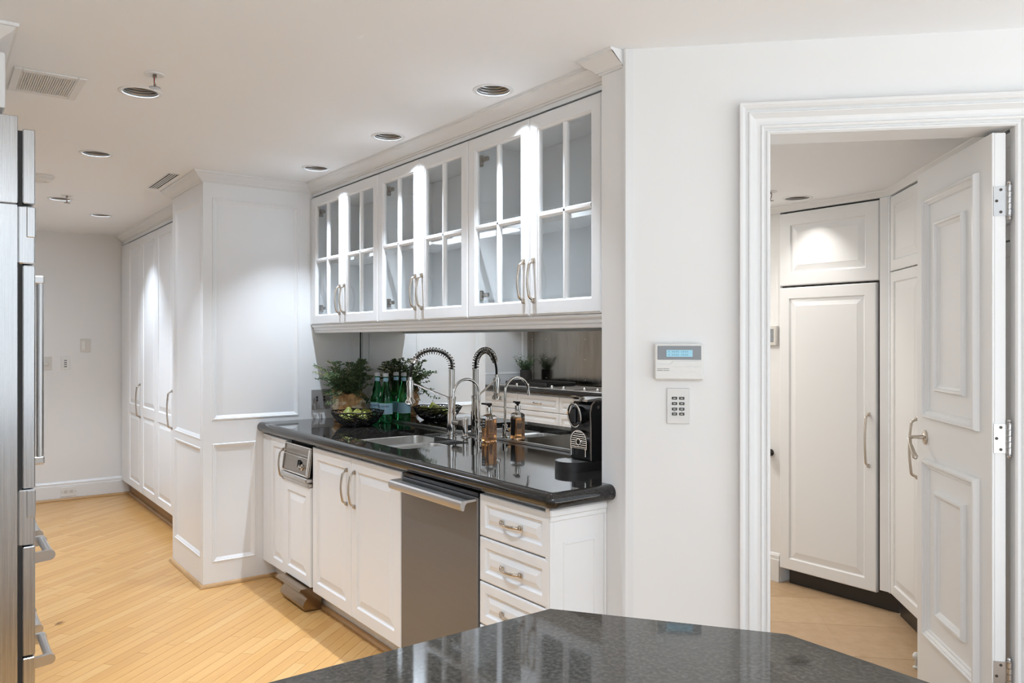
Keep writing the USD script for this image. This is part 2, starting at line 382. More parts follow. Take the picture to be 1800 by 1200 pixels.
# ------------------------------------------------------------------ ceilings with holes for the downlights
LIGHTS = [(-2.448, 1.728), (-3.296, 1.726), (-4.137, 1.724), (-3.272, 0.655), (-4.48, 0.689), (-6.05, 0.715), (-6.66, 1.056)]
UNSEEN_LIGHTS = [(-2.05, 0.62), (-0.85, 0.62)]  # out of view, spaced on from the seen row to light the near room
PLIGHT, PCEIL = (-2.497, 3.776), 2.17
ring = lambda x, y, r: sg.Point(x, y).buffer(r, 24)
kceil = sg.Polygon([(-8.1, -1.25), (-8.1, 2.3), (-4.3, 2.3), (-4.3, 2.34), (-1.95, 2.34), cw(0.0, 0.12), cw(2.7, 0.12), (1.1, 3.6), (1.1, -1.25)])
for x, y in LIGHTS + UNSEEN_LIGHTS: kceil = kceil.difference(ring(x, y, 0.072))
struct('ceiling', prism(kceil, CEIL, CEIL + 0.02), 'ceiling_white')
pceil = sg.Polygon([(-4.2, 2.42), (-4.2, 4.8), (-0.8, 4.8), cw(1.45, 0.12), cw(0.1, 0.125), (-1.9, 2.42)]).difference(ring(*PLIGHT, 0.072))
struct('ceiling', prism(pceil, PCEIL, PCEIL + 0.02), 'ceiling_white')

# ------------------------------------------------------------------ walls
struct('wall_end', box(-8.1, -7.9, -1.2, 2.3, 0, CEIL), 'wall_white')
struct('wall_alcove', box(XL, XR, WALL + 0.012, WALL + 0.12, 0, CEIL), 'wall_white')
struct('wall_behind_cabinets', box(-8.1, -5.297, 2.12, 2.3, 0, CEIL), 'wall_white')
struct('wall_opposite', cat(box(-8.1, 0.2, -1.25, -1.10, 0, CEIL), box(-3.80, -3.70, -1.0995, -0.44, 0, CEIL)), 'wall_white')
def wall_piece(w0, w1, z0, z1): return prism([cw(w0, 0), cw(w1, 0), cw(w1, 0.12), cw(w0, 0.12)], z0, z1)
DW0, DW1, DH = 0.450, 1.167, 2.053
wr = thing('wall_right', 'white angled wall with the doorway and two keypads', kind='structure')
part(wr, 'wall_body', prism([(XR, 1.835), cw(0, 0), cw(DW0 - 0.012, 0), cw(DW0 - 0.012, 0.12), (-1.80, 2.40), (XR, 2.40)], 0, CEIL), 'wall_white')
part(wr, 'lintel', wall_piece(DW0 - 0.012, DW1 + 0.012, DH + 0.012, CEIL), 'wall_white')
part(wr, 'wall_body', prism([cw(DW1 + 0.012, 0), cw(2.7, 0), cw(2.7, 0.12), cw(1.30, 0.12), cw(DW1 + 0.012, 0.022)], 0, CEIL), 'wall_white')
struct('wall_pantry', cat(box(-4.2, -2.735, 3.97, 4.8, 0, PCEIL), box(-4.3, -4.2, 2.34, 4.8, 0, PCEIL)), 'wall_white')
struct('wall_pantry_near', box(-4.2, -1.82, 2.36, 2.41, 0, PCEIL), 'wall_white')
# panelled column at the left of the alcove
col = thing('wall_column', 'white panelled column between the tall cupboards and the sink alcove', kind='structure')
part(col, 'core', box(-5.290, XL - 0.016, 1.265, 2.30, 0, CEIL), 'cabinet_white')
for (loc, rot, w, boxes) in [((XL, 1.249, 0), 90, 0.967, [(0.050, 0.562, 0.945, 2.215), (0.050, 0.300, 0.135, 0.812)]),
                             ((-5.297, 1.249, 0), 0, 0.686, [(0.055, 0.640, 0.832, 2.215), (0.055, 0.640, 0.160, 0.790)])]:
    b, fs = flat_panel_face(0.0, w, 0.0, CEIL, boxes)
    part(col, 'face_board', place(b, loc, rot), 'cabinet_white')
    for f in fs: part(col, 'panel', place(f, loc, rot), 'cabinet_white')
part(col, 'edge_strip', cat(box(XL, XL + 0.004, 2.160, 2.206, TOP + 0.012, 1.46, 0.0015), box(XL, XL + 0.003, 2.135, 2.158, TOP + 0.012, 1.46, 0.001)), 'cabinet_white')
part(col, 'return_board', box(-5.297, -5.291, 1.25, 1.6, 0, CEIL), 'cabinet_white')

# ------------------------------------------------------------------ trims
crown = [(0.0, 2.296), (0.006, 2.296), (0.008, 2.302), (0.014, 2.303), (0.016, 2.308), (0.024, 2.316), (0.040, 2.326), (0.050, 2.337), (0.053, 2.341), (0.060, 2.342), (0.062, 2.3515), (0.0, 2.3515)]
struct('trim_1', sweep([(-7.899, 1.43), (-5.298, 1.43), (-5.298, 1.2485), (XL + 0.0005, 1.2485), (XL + 0.0005, 1.895), (XR - 0.001, 1.895), (XR - 0.001, 1.8345), (-1.853, 1.8345)], crown), 'trim_white', 25)
struct('trim_2', sweep([(-3.80, 0.160), (-2.84, 0.160), (-2.84, -0.43)][::-1], [(o, h) for o, h in crown]), 'trim_white', 25)
shoe = [(0, 0.001), (0.018, 0.001), (0.017, 0.008), (0.012, 0.016), (0.004, 0.020), (0, 0.020)]
struct('trim_3', sweep([(-5.298, 1.475), (-5.298, 1.2485), (XL + 0.0005, 1.2485), (XL + 0.0005, 1.6675)], shoe), 'maple_trim', 30)
struct('trim_4', sweep([(-4.592, 1.667), (-1.945, 1.667)], shoe), 'maple_trim', 30)
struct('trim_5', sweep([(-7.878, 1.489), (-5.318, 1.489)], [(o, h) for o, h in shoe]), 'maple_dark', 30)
struct('trim_6', sweep([(-7.879, -0.3), (-7.879, 1.487)][::1], shoe), 'maple_trim', 30)
base = [(0, 0.021), (0.02, 0.021), (0.02, 0.128), (0.016, 0.131), (0.016, 0.150), (0.010, 0.158), (0.006, 0.162), (0, 0.166)]
struct('baseboard_end', sweep([(-7.8995, -0.3), (-7.8995, 1.488)], base), 'trim_white')
base0 = [(0, 0.001), (0.016, 0.001), (0.016, 0.128), (0.012, 0.131), (0.012, 0.150), (0.005, 0.162), (0, 0.166)]
struct('baseboard_right', sweep([cw(0.03, -0.0005), cw(DW0 - 0.095, -0.0005)], base0), 'trim_white')
struct('baseboard_pantry', sweep([(-4.19, 3.9695), (-2.737, 3.9695)], base0), 'trim_white')
def on_right(p, q, h): c = cw(p, -h - 0.0005); return (c[0], c[1], q)
casing = [(0, 0), (0, 0.012), (-0.005, 0.017), (-0.010, 0.017), (-0.013, 0.011), (-0.017, 0.011), (-0.021, 0.017), (-0.027, 0.020), (-0.031, 0.014), (-0.040, 0.014), (-0.050, 0.018), (-0.058, 0.026), (-0.063, 0.031), (-0.067, 0.031), (-0.070, 0.024), (-0.075, 0.024), (-0.080, 0.032), (-0.088, 0.038), (-0.096, 0.038), (-0.096, 0)]
struct('trim_7', sweep([(DW0, 0.001), (DW0, DH), (DW1, DH), (DW1, 0.001)], casing, on_right), 'trim_white', 20)
# the sweep above runs with the opening on its right, so the offsets point outwards
struct('trim_8', cat(prism([cw(DW0 - 0.011, -0.0), cw(DW0, -0.0), cw(DW0, 0.119), cw(DW0 - 0.011, 0.119)], 0.001, DH + 0.011), prism([cw(DW1, 0), cw(DW1 + 0.011, 0), cw(DW1 + 0.011, 0.021), cw(DW1, 0.021)], 0.001, DH + 0.011), wall_piece(DW0, DW1, DH, DH + 0.011)), 'trim_white')
# corner bead where the alcove's end post meets the angled wall
def corner(dx, dw, t): return [(C[0] - dx, 1.8345), (C[0] - dx, 1.8345 - t), (C[0] + t * 0.41, 1.8345 - t), tuple(C + W * dw + E * -t), tuple(C + W * dw - E * 0.0005)]
struct('trim_9', cat(prism(corner(0.016, 0.012, 0.006), 0.001, CEIL - 0.001), prism(corner(0.010, 0.020, 0.0035), 0.001, CEIL - 0.001), prism(corner(0.005, 0.006, 0.009), 0.001, CEIL - 0.001)), 'trim_white')
pcove = [(0.0, PCEIL - 0.032), (0.004, PCEIL - 0.032), (0.006, PCEIL - 0.026), (0.016, PCEIL - 0.014), (0.028, PCEIL - 0.006), (0.030, PCEIL - 0.0005), (0.0, PCEIL - 0.0005)]
struct('trim_10', sweep([(-4.19, 3.968), (-2.74, 3.968), (-2.74, 3.952), (K[0], K[1] + 0.002), kn(1.50, 0.002)], pcove), 'trim_white', 25)
struct('trim_11', cat(box(XL + 0.002, XR - 0.002, 1.669, 1.69, 0.001, 0.104)), 'trim_white')
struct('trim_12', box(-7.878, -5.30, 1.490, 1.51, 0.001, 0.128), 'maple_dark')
struct('trim_13', cat(box(-2.700, -2.06, 4.004, 4.02, 0.001, 0.112), prism([kn(0.02, 0.050), kn(1.50, 0.050), kn(1.50, 0.065), kn(-0.01, 0.065)], 0.001, 0.110)), 'toe_black')

# door_1: the open pantry leaf, hinged at the right jamb
LW = 1.110
d1 = thing('door_1', 'white two-panel door standing open into the pantry', loc=(*cw(LW, 0.640), 0), rot=-45, kind='structure')
LL = 0.632
po, pi_ = [(0.096, 0.543, 1.115, 1.930), (0.096, 0.543, 0.300, 0.955)], 0.105
slab = [box(0, LL, 0.006, 0.040, 0.010, 2.038, 0.002)]
board = sg.box(0.0015, 0.0115, LL - 0.0015, 2.0365).difference(shapely.union_all([sg.box(b[0], b[2], b[1], b[3]) for b in po]))
tri = trimesh.creation.triangulate_polygon(board, engine='earcut')
slab.append(T(np.c_[tri[0][:, 0], np.zeros(len(tri[0])), tri[0][:, 1]], tri[1][:, ::-1]))
slab.append(loft([(0, LL, 0.010, 2.038, 0.0065), (0, LL, 0.010, 2.038, 0.0015), (0.0015, LL - 0.0015, 0.0115, 2.0365, 0)], False, False))
part(d1, 'leaf', cat(slab), 'cabinet_white')
for b in po:
    f = part(d1, 'panel', loft([ins(b, 0.03, 0.0055), ins(b, 0.03, 0.001), ins(b, pi_ - 0.004, 0.001)], False, True), 'cabinet_white')
    part(f, 'outer_moulding', loft([ins(b, -0.004, 0.0), ins(b, -0.003, -0.012), ins(b, 0.001, -0.019), ins(b, 0.008, -0.020), ins(b, 0.011, -0.014), ins(b, 0.015, -0.013), ins(b, 0.022, -0.006), ins(b, 0.026, -0.006), ins(b, 0.029, 0.0), ins(b, 0.031, 0.002)], False, False), 'cabinet_white', 30)
    part(f, 'inner_moulding', loft([ins(b, pi_ - 0.006, 0.002), ins(b, pi_ - 0.004, -0.008), ins(b, pi_, -0.015), ins(b, pi_ + 0.007, -0.014), ins(b, pi_ + 0.010, -0.007), ins(b, pi_ + 0.017, -0.004), ins(b, pi_ + 0.021, 0.0), ins(b, pi_ + 0.024, 0.0008)], False, True), 'cabinet_white', 30)
rx, rz = 0.64 - 0.556, 1.037
part(d1, 'rose', turn(lathe([(0.001, 0.010), (0.012, 0.010), (0.016, 0.007), (0.024, 0.006), (0.027, 0.003), (0.027, 0.0)], 24), [1, 0, 0], 90).apply_translation([rx, 0, rz]), 'nickel', 30)
neck = [(rx, -0.005, rz), (rx, -0.040, rz), (rx + 0.002, -0.052, rz - 0.001), (rx + 0.010, -0.060, rz - 0.006), (rx + 0.026, -0.062, rz - 0.022), (rx + 0.046, -0.060, rz - 0.046), (rx + 0.062, -0.057, rz - 0.066), (rx + 0.068, -0.056, rz - 0.073)]
part(d1, 'lever', tube(neck, [0.009, 0.006, 0.007, 0.0075, 0.0065, 0.008, 0.0105, 0.004], 12), 'nickel', 40)
for hz in (1.828, 1.100, 0.372):
    h = part(d1, 'hinge', box(LL, LL + 0.003, 0.004, 0.052, hz - 0.045, hz + 0.045), 'stainless')
    part(h, 'knuckle', cat([cyl(0.0075, hz - 0.045 + 0.018 * k + 0.0008, hz - 0.045 + 0.018 * (k + 1) - 0.0008, 14, (LL + 0.006, 0.0465)) for k in range(5)] + [lathe([(0.0001, 0), (0.004, 0.001), (0.0062, 0.006), (0.004, 0.010), (0.007, 0.012), (0.007, 0.014)], 12, (LL + 0.006, 0.0465, 0)).apply_transform(trimesh.transformations.scale_and_translate([1, 1, -1], [0, 0, hz + 0.059])), lathe([(0.0001, 0), (0.004, 0.001), (0.0062, 0.006), (0.004, 0.010), (0.007, 0.012), (0.007, 0.014)], 12, (LL + 0.006, 0.0465, hz - 0.059))]), 'stainless', 30)
    part(h, 'screw', cat([turn(cyl(0.0045, 0, 0.001, 10), [0, 1, 0], 90).apply_translation([LL + 0.003, yy, hz + zz]) for yy, zz in ((0.024, 0.034), (0.012, 0), (0.024, -0.034))]), 'screw_dark')
    part(h, 'jamb_leaf', box(LL - 0.012, LL + 0.006, 0.0535, 0.0562, hz - 0.045, hz + 0.045), 'stainless')

# ------------------------------------------------------------------ lamps and ceiling things
def disk_light(path, x, y, z, r, power, col=LAMPCOL):
    d = UsdLux.SphereLight.Define(stage, path + '/lamp')
    d.AddTranslateOp().Set(Gf.Vec3d(0, 0, z))
    d.CreateRadiusAttr(r); d.CreateIntensityAttr(power); d.CreateColorAttr(Gf.Vec3f(*col))
    sh = UsdLux.ShapingAPI.Apply(d.GetPrim()); sh.CreateShapingConeAngleAttr(BEAM); sh.CreateShapingConeSoftnessAttr(0.8)
def downlight(x, y, z, label, group=None, power=LAMP, r=0.0635, col=LAMPCOL):
    t = thing('downlight', label, 'ceiling light', (x, y, z), 0, group)
    part(t, 'trim_ring', lathe([(r - 0.0005, 0.0), (r, -0.003), (r + 0.004, -0.0045), (r + 0.013, -0.003), (r + 0.015, -0.0003), (r + 0.0075, 0.0008), (r + 0.0075, 0.004), (r - 0.0005, 0.004)], 40), 'trim_white', 30)
    prof = [(r, 0.004)]
    for k in range(11):
        zz = 0.005 + k * 0.0095; rr = r - 0.0012 * k
        prof += [(rr, zz), (rr - 0.0042, zz + 0.0035), (rr - 0.0012, zz + 0.0090)]
    prof += [(0.040, 0.112), (0.040, 0.125), (0.0005, 0.125)]
    part(t, 'baffle', lathe(prof, 40), 'baffle', 25)
    part(t, 'bulb', cyl(0.038, 0.1135, 0.122, 20, c=0.003), 'bulb_frost', 30)
    disk_light(t, x, y, 0.062, 0.010, power * 3.24, col)
    return t
lbl = ['recessed ceiling downlight nearest the camera, above the coffee machine end', 'recessed ceiling downlight in front of the middle wall cabinets', 'recessed ceiling downlight in the corner beside the panelled column', 'recessed ceiling downlight with a ribbed can beside the near sprinkler head',
       'recessed ceiling downlight in mid ceiling between the square grille and the slot vent', 'recessed ceiling downlight next to the far sprinkler by the fridge', 'recessed ceiling downlight farthest away, in front of the tall cupboards']
for (x, y), s in zip(LIGHTS, lbl): downlight(x, y, CEIL, s)
for (x, y), s in zip(UNSEEN_LIGHTS, ('recessed ceiling downlight above the aisle just outside the picture', 'recessed ceiling downlight above the island, outside the picture')): downlight(x, y, CEIL, s)
downlight(*PLIGHT, PCEIL, 'recessed downlight in the pantry ceiling beyond the door', power=LAMP * 0.2, col=(1.0, 0.96, 0.90))
def fill_panel(x, y, z, lx, ly, power, label, col=LAMPCOL):  # added fill lamp, built as a framed ceiling panel out of view
    t = thing('ceiling_panel_light', label, 'ceiling light', (x, y, z))
    a, b = lx / 2, ly / 2
    part(t, 'frame', cat(box(-a - 0.02, a + 0.02, -b - 0.02, -b, -0.045, -0.0006, 0.003), box(-a - 0.02, a + 0.02, b, b + 0.02, -0.045, -0.0006, 0.003), box(-a - 0.02, -a, -b + 0.0003, b - 0.0003, -0.045, -0.0006, 0.003), box(a, a + 0.02, -b + 0.0003, b - 0.0003, -0.045, -0.0006, 0.003)), 'trim_white')
    part(t, 'diffuser', box(-a + 0.0005, a - 0.0005, -b + 0.0005, b - 0.0005, -0.036, -0.030), 'bulb_frost')
    r = UsdLux.RectLight.Define(stage, t + '/lamp'); r.AddTranslateOp().Set(Gf.Vec3d(0, 0, -0.0375))
    r.CreateWidthAttr(lx); r.CreateHeightAttr(ly); r.CreateIntensityAttr(power); r.CreateColorAttr(Gf.Vec3f(*col))
fill_panel(-5.75, 0.02, CEIL, 1.30, 0.40, FILL_PANEL, 'long added fill light over the cooktop aisle, hidden from view behind the refrigerator')  # added to brighten the far galley
fill_panel(0.30, -0.30, CEIL, 0.60, 1.10, FILL_PANEL * 1.1, 'added fill light beside the island behind the camera, outside the picture')  # added to lift the sink alcove and base cabinets
fill_panel(-3.55, 3.15, PCEIL, 0.60, 0.60, FILL_PANEL * 1.25, 'square added fill light in the hidden part of the pantry', (1.0, 0.96, 0.90))  # added to brighten the pantry and the open door
def sprinkler(x, y, z, label):
    t = thing('sprinkler', label, 'fire sprinkler', (x, y, z))
    part(t, 'cover_cup', lathe([(0.036, -0.0004), (0.035, -0.003), (0.026, -0.004), (0.022, -0.001), (0.0005, -0.0006)], 28), 'trim_white', 30)
    part(t, 'frame', cat([tube([(s * 0.004, 0, -0.001), (s * 0.011, 0, -0.014), (s * 0.009, 0, -0.028), (s * 0.002, 0, -0.040)], 0.0022, 6) for s in (-1, 1)] + [cyl(0.007, -0.012, -0.0012, 12), cyl(0.0045, -0.046, -0.036, 10)]), 'dark_chrome', 30)
    part(t, 'bulb', cyl(0.0025, -0.037, -0.011, 8), 'label_red')
    a = np.arange(48) * 2 * np.pi / 48; rr = np.where(np.arange(48) % 4 < 2, 0.019, 0.0155)
    part(t, 'deflector', prism(np.c_[rr * np.cos(a), rr * np.sin(a)], -0.0485, -0.046), 'dark_chrome')
sprinkler(-3.025, 0.653, CEIL, 'nearer chrome sprinkler head hanging beside the ribbed downlight')
sprinkler(-5.90, 0.735, CEIL, 'farther chrome sprinkler head hanging by the fridge top')
sprinkler(-2.475, 3.50, PCEIL, 'small sprinkler head in the pantry ceiling')
t = thing('smoke_detector', 'round white smoke detector on the ceiling beyond the fridge', 'smoke detector', (-5.27, 0.520, CEIL))
part(t, 'base', lathe([(0.075, -0.0004), (0.075, -0.008), (0.070, -0.012), (0.0005, -0.012)], 36), 'plastic_white', 30)
part(t, 'cover', lathe([(0.062, -0.012), (0.060, -0.026), (0.050, -0.034), (0.036, -0.036), (0.034, -0.030), (0.030, -0.030), (0.028, -0.040), (0.0005, -0.042)], 36), 'plastic_white', 30)
t = thing('ceiling_grille', 'square white ceiling grille with a grey panel by the fridge cabinet', 'air vent', (-3.372, 0.354, CEIL))
part(t, 'frame', cat(box(-0.152, 0.152, -0.113, -0.086, -0.006, -0.0004, 0.002), box(-0.152, 0.152, 0.086, 0.113, -0.006, -0.0004, 0.002), box(-0.152, -0.120, -0.0855, 0.0855, -0.006, -0.0004, 0.002), box(0.120, 0.152, -0.0855, 0.0855, -0.006, -0.0004, 0.002)), 'trim_white')
part(t, 'panel', box(-0.119, 0.119, -0.085, 0.085, -0.0012, -0.0004), 'plastic_ivory')
part(t, 'slats', cat([turn(box(-0.1185, 0.1185, -0.0052, 0.0052, -0.0004, 0.0004), [1, 0, 0], 20).apply_translation([0, -0.082 + 0.0072 * k, -0.0040]) for k in range(24)]), 'plastic_ivory', kind='stuff')
t = thing('slot_vent', 'white linear slot vent in the ceiling beside the column crown', 'air vent', (-5.02, 1.130, CEIL))
part(t, 'frame', cat(box(-0.27, 0.27, -0.032, -0.026, -0.003, -0.0004), box(-0.27, 0.27, 0.026, 0.032, -0.003, -0.0004), box(-0.27, -0.262, -0.0255, 0.0255, -0.003, -0.0004), box(0.262, 0.27, -0.0255, 0.0255, -0.003, -0.0004)), 'trim_white')
part(t, 'bars', cat([box(-0.2615, 0.2615, y - 0.0035, y + 0.0035, -0.003, -0.0009) for y in (-0.0135, 0.0, 0.0135)]), 'trim_white')
part(t, 'slot', box(-0.2615, 0.2615, -0.0255, 0.0255, -0.0008, -0.0004), 'dark_gap')

# ------------------------------------------------------------------ tall cupboards in the far galley
TALLY = 1.42
edges = [-7.60, -7.07, -6.537, -6.008, -5.480]
for k, (a, b, lab) in enumerate([(0, 2, 'tall white cupboard with two panelled doors next to the end wall'), (2, 4, 'tall white cupboard with two panelled doors next to the panelled column')]):
    x0, x1 = edges[a], edges[b]
    t = thing('tall_cupboard', lab, 'cupboard', (x0, TALLY, 0), group=None)
    L = x1 - x0
    lo, hi = (-0.28 if k == 0 else 0.0015), (L + 0.177 if k else L - 0.0015)
    part(t, 'body', box(lo, hi, 0.024, 0.66, 0.130, 2.262), 'cabinet_white')
    part(t, 'fascia', box(lo, hi, 0.010, 0.655, 2.270, CEIL - 0.0008), 'cabinet_white')
    part(t, 'shadow_gap', box(lo, hi, 0.028, 0.5, 2.2625, 2.2695), 'dark_gap')
    if k == 0: part(t, 'filler', box(-0.278, -0.003, 0.0, 0.0235, 0.132, 2.26, 0.002), 'cabinet_white')
    else: part(t, 'filler', box(L + 0.003, L + 0.176, 0.0, 0.0235, 0.132, 2.26, 0.002), 'cabinet_white')
    for q in range(2):
        d = raised_door(t, q * L / 2 + 0.002, (q + 1) * L / 2 - 0.002, 0.132, 2.258, 0, 0.0225, 0.062, panels=2, split=0.815)
        if q == 0: part(d, 'handle', move(pull(0.27, proj=0.036, r=0.0062), L / 2 - 0.022, 0, 0.900), 'nickel', 40)

# ------------------------------------------------------------------ wall cabinets
UY = 1.882
UX = [-4.584, -4.143, -3.709, -3.281, -2.857, -2.425, -2.013]
ULAB = ['white wall cabinet with glazed doors in the corner beside the column', 'white wall cabinet with glazed doors, middle one of the three', 'white wall cabinet with glazed doors nearest the camera, above the coffee machine']
U0, U1 = 1.495, 2.268
for k in range(3):
    x0, x1 = UX[2 * k], UX[2 * k + 2]; xl, xr = (XL + 0.003 if k == 0 else x0), (XR - 0.003 if k == 2 else x1)
    t = thing('wall_cabinet', ULAB[k], 'cabinet', (x0, UY, 0)); L = x1 - x0; lo, hi = xl - x0 + 0.0008, xr - x0 - 0.0008
    part(t, 'body', cat(box(lo, lo + 0.018, 0.026, 0.330, U0, 2.2725), box(hi - 0.018, hi, 0.026, 0.330, U0, 2.2725), box(lo + 0.0185, hi - 0.0185, 0.026, 0.330, U0, U0 + 0.018), box(lo + 0.0185, hi - 0.0185, 0.026, 0.330, 2.2540, 2.2725), box(lo + 0.0185, hi - 0.0185, 0.320, 0.330, U0 + 0.0185, 2.2535)), 'cabinet_white')
    part(t, 'shelf', box(lo + 0.019, hi - 0.019, 0.120, 0.319, 1.874, 1.892), 'cabinet_white')
    part(t, 'fascia', box(lo, hi, 0.0135, 0.33, 2.2785, CEIL - 0.0008), 'cabinet_white')
    part(t, 'shadow_gap', box(lo, hi, 0.024, 0.3, 2.2728, 2.2782), 'dark_gap')
    if k == 0: part(t, 'filler', box(lo, -0.002, 0.002, 0.0255, U0 + 0.002, U1, 0.001), 'cabinet_white')
    if k == 2: part(t, 'filler', cat(box(L + 0.002, hi, 0.012, 0.0255, U0 + 0.002, U1, 0.001)), 'cabinet_white')
    for q in range(2):
        a, b = UX[2 * k + q] - x0 + 0.0015, UX[2 * k + q + 1] - x0 - 0.0015
        R = (a, b, U0 + 0.001, U1, 0); o = (a + 0.058, b - 0.058, U0 + 0.062, U1 - 0.060); mz, mx = (o[2] + o[3]) / 2, (o[0] + o[1]) / 2
        fr = loft([(*o, 0.022), (a, b, R[2], R[3], 0.022), (a, b, R[2], R[3], 0.006), ins(R, 0.002, 0.0045), ins(R, 0.004, 0.004), ins(R, 0.006, 0.0005), ins(R, 0.009, 0.0), (o[0] - 0.008, o[1] + 0.008, o[2] - 0.008, o[3] + 0.008, 0.0), (o[0] - 0.006, o[1] + 0.006, o[2] - 0.006, o[3] + 0.006, 0.003), (o[0] - 0.002, o[1] + 0.002, o[2] - 0.002, o[3] + 0.002, 0.005), (*o, 0.009), (*o, 0.022)], False, False)
        d = part(t, 'door', fr, 'cabinet_white')
        def bar(p0, p1, n0, n1, vert):
            pr_ = [(-0.013, 0.021), (-0.011, 0.009), (-0.0045, 0.0035), (0.0045, 0.0035), (0.011, 0.009), (0.013, 0.021)]
            V = [((p0 + h[0], h[1], z) if vert else (z, h[1], p0 + h[0])) for z in (n0, n1) for h in pr_]
            F = []
            for j in range(5): F += [(j, j + 1, j + 7), (j, j + 7, j + 6)]
            return T(V, F + [(0, 6, 11), (0, 11, 5)])
        part(d, 'muntin', bar(mx, 0, o[2], o[3], True), 'cabinet_white'); part(d, 'muntin', bar(mz, 0, o[0], o[1], False), 'cabinet_white')
        for px0, px1 in ((o[0], mx - 0.009), (mx + 0.009, o[1])):
            for pz0, pz1 in ((o[2], mz - 0.009), (mz + 0.009, o[3])):
                part(d, 'pane', loft([(px0, px1, pz0, pz1, 0.0165), (px0, px1, pz0, pz1, 0.0145), (px0 + 0.014, px1 - 0.014, pz0 + 0.014, pz1 - 0.014, 0.0128)], True, True), 'pane_glass')
        hx = b - 0.030 if q == 0 else a + 0.030
        part(d, 'handle', move(pull(0.155), hx, 0, 1.632), 'nickel', 40)
        for hz in (U0 + 0.100, U1 - 0.090):
            xx, s = (a + 0.046, 1) if q == 0 else (b - 0.046, -1)
            part(d, 'hinge', cat(box(xx - 0.012, xx + 0.020, 0.0232, 0.040, hz - 0.018, hz + 0.018, 0.003), box(xx + s * 0.020 - 0.006, xx + s * 0.020 + 0.034, 0.030, 0.046, hz - 0.009, hz + 0.009, 0.003), box(xx - 0.030, xx - 0.012, 0.026, 0.060, hz - 0.022, hz + 0.022, 0.002)), 'dark_chrome')
rail = [(0.0, 1.446), (0.004, 1.446), (0.006, 1.450), (0.006, 1.460), (0.011, 1.464), (0.011, 1.474), (0.020, 1.482), (0.022, 1.486), (0.022, 1.4942), (0.0, 1.4942)]
struct('trim_14', sweep([(-4.555, 2.20), (-4.555, 1.914), (XR - 0.002, 1.914)], [(o + 0.002, h) for o, h in rail]) if False else sweep([(XL + 0.002, 1.914), (XR - 0.002, 1.914)], rail), 'cabinet_white', 20)

# mirror splashback
t = thing('mirror', 'wide frameless mirror splashback behind the sink counter', 'mirror', (XL, WALL, 0))
part(t, 'glass', box(0.004, XR - XL - 0.003, 0.0, 0.006, TOP + 0.006, 1.4935), 'mirror_glass')
part(t, 'edge_channel', box(0.004, XR - XL - 0.003, -0.006, -0.0005, TOP + 0.0008, TOP + 0.0125, 0.001), 'stainless')
part(t, 'edge_seam', box(0.0005, 0.0035, -0.003, 0.004, TOP + 0.013, 1.493), 'dark_gap')

# ------------------------------------------------------------------ base cabinets under the sink counter
BY, Z0, Z1 = 1.590, 0.108, 0.852
def base_body(t, L, z1=0.862, z0=0.105, hollow=True):
    part(t, 'body', cat(box(0.0005, 0.018, 0.024, 0.612, z0, z1), box(L - 0.018, L - 0.0005, 0.024, 0.612, z0, z1), box(0.0185, L - 0.0185, 0.024, 0.612, z0, z0 + 0.018), box(0.0185, L - 0.0185, 0.600, 0.612, z0 + 0.0185, z1), box(0.0185, L - 0.0185, 0.024, 0.040, z1 - 0.03, z1)), 'cabinet_white')
x0 = XL + 0.001; t = thing('base_cabinet', 'narrow white base cabinet with one door in the corner beside the column', 'cabinet', (x0, BY, 0)); L = -4.236 - x0
base_body(t, L)
part(t, 'filler', box(0.001, 0.118, 0.002, 0.0235, Z0, Z1, 0.001), 'cabinet_white')
d = raised_door(t, 0.121, L - 0.002, Z0, Z1, rail=0.052); part(d, 'handle', move(pull(0.157), L - 0.028, 0, 0.720), 'nickel', 40)

x0, x1 = -4.234, -3.868; t = thing('trash_compactor', 'built-in trash compactor with a steel control panel and white front panel', 'trash compactor', (x0, BY, 0)); L = x1 - x0
part(t, 'body', box(0.003, L - 0.003, 0.030, 0.600, 0.108, 0.860), 'black_matte')
raised_door(t, 0.004, L - 0.004, 0.128, 0.640, -0.012, 0.040, 0.05, name='front_panel')
cp = turn(cat(box(0.0, L - 0.006, 0.0, 0.012, 0.0, 0.150, 0.002)), [1, 0, 0], -8).apply_translation([0.003, -0.022, 0.695])
c0 = part(t, 'control_panel', cp, 'dark_chrome')
tilt = lambda m: turn(m, [1, 0, 0], -8).apply_translation([0.003, -0.022, 0.695])
Lc = L - 0.006
part(c0, 'bezel', tilt(cat(box(0, Lc, -0.006, 0.001, 0.143, 0.152, 0.002), box(0, Lc, -0.006, 0.001, -0.002, 0.007, 0.002), box(0, 0.008, -0.006, 0.001, 0.0075, 0.1425, 0.002), box(Lc - 0.024, Lc, -0.006, 0.001, 0.0075, 0.1425, 0.002), box(0.0085, Lc - 0.0245, -0.0075, 0.0005, 0.088, 0.096, 0.002), box(0.0085, Lc - 0.0245, -0.0055, 0.0005, 0.104, 0.109, 0.001))), 'chrome')
part(c0, 'rocker_switch', tilt(cat(box(0.215, 0.228, -0.009, 0.001, 0.035, 0.075, 0.003), box(0.236, 0.249, -0.009, 0.001, 0.030, 0.070, 0.003))), 'black_plastic')
part(c0, 'key_switch', tilt(cat(turn(cyl(0.017, 0, 0.006, 18, c=0.002), [1, 0, 0], 90).apply_translation([0.268, 0, 0.042]), box(0.264, 0.272, -0.022, -0.004, 0.030, 0.054, 0.002), box(0.245, 0.290, -0.016, -0.009, 0.038, 0.045, 0.002))), 'chrome')
part(t, 'lip_handle', cat(box(0.004, L - 0.004, -0.034, 0.028, 0.664, 0.690, 0.006), box(0.004, L - 0.004, -0.020, 0.028, 0.6415, 0.662, 0.004)), 'stainless')
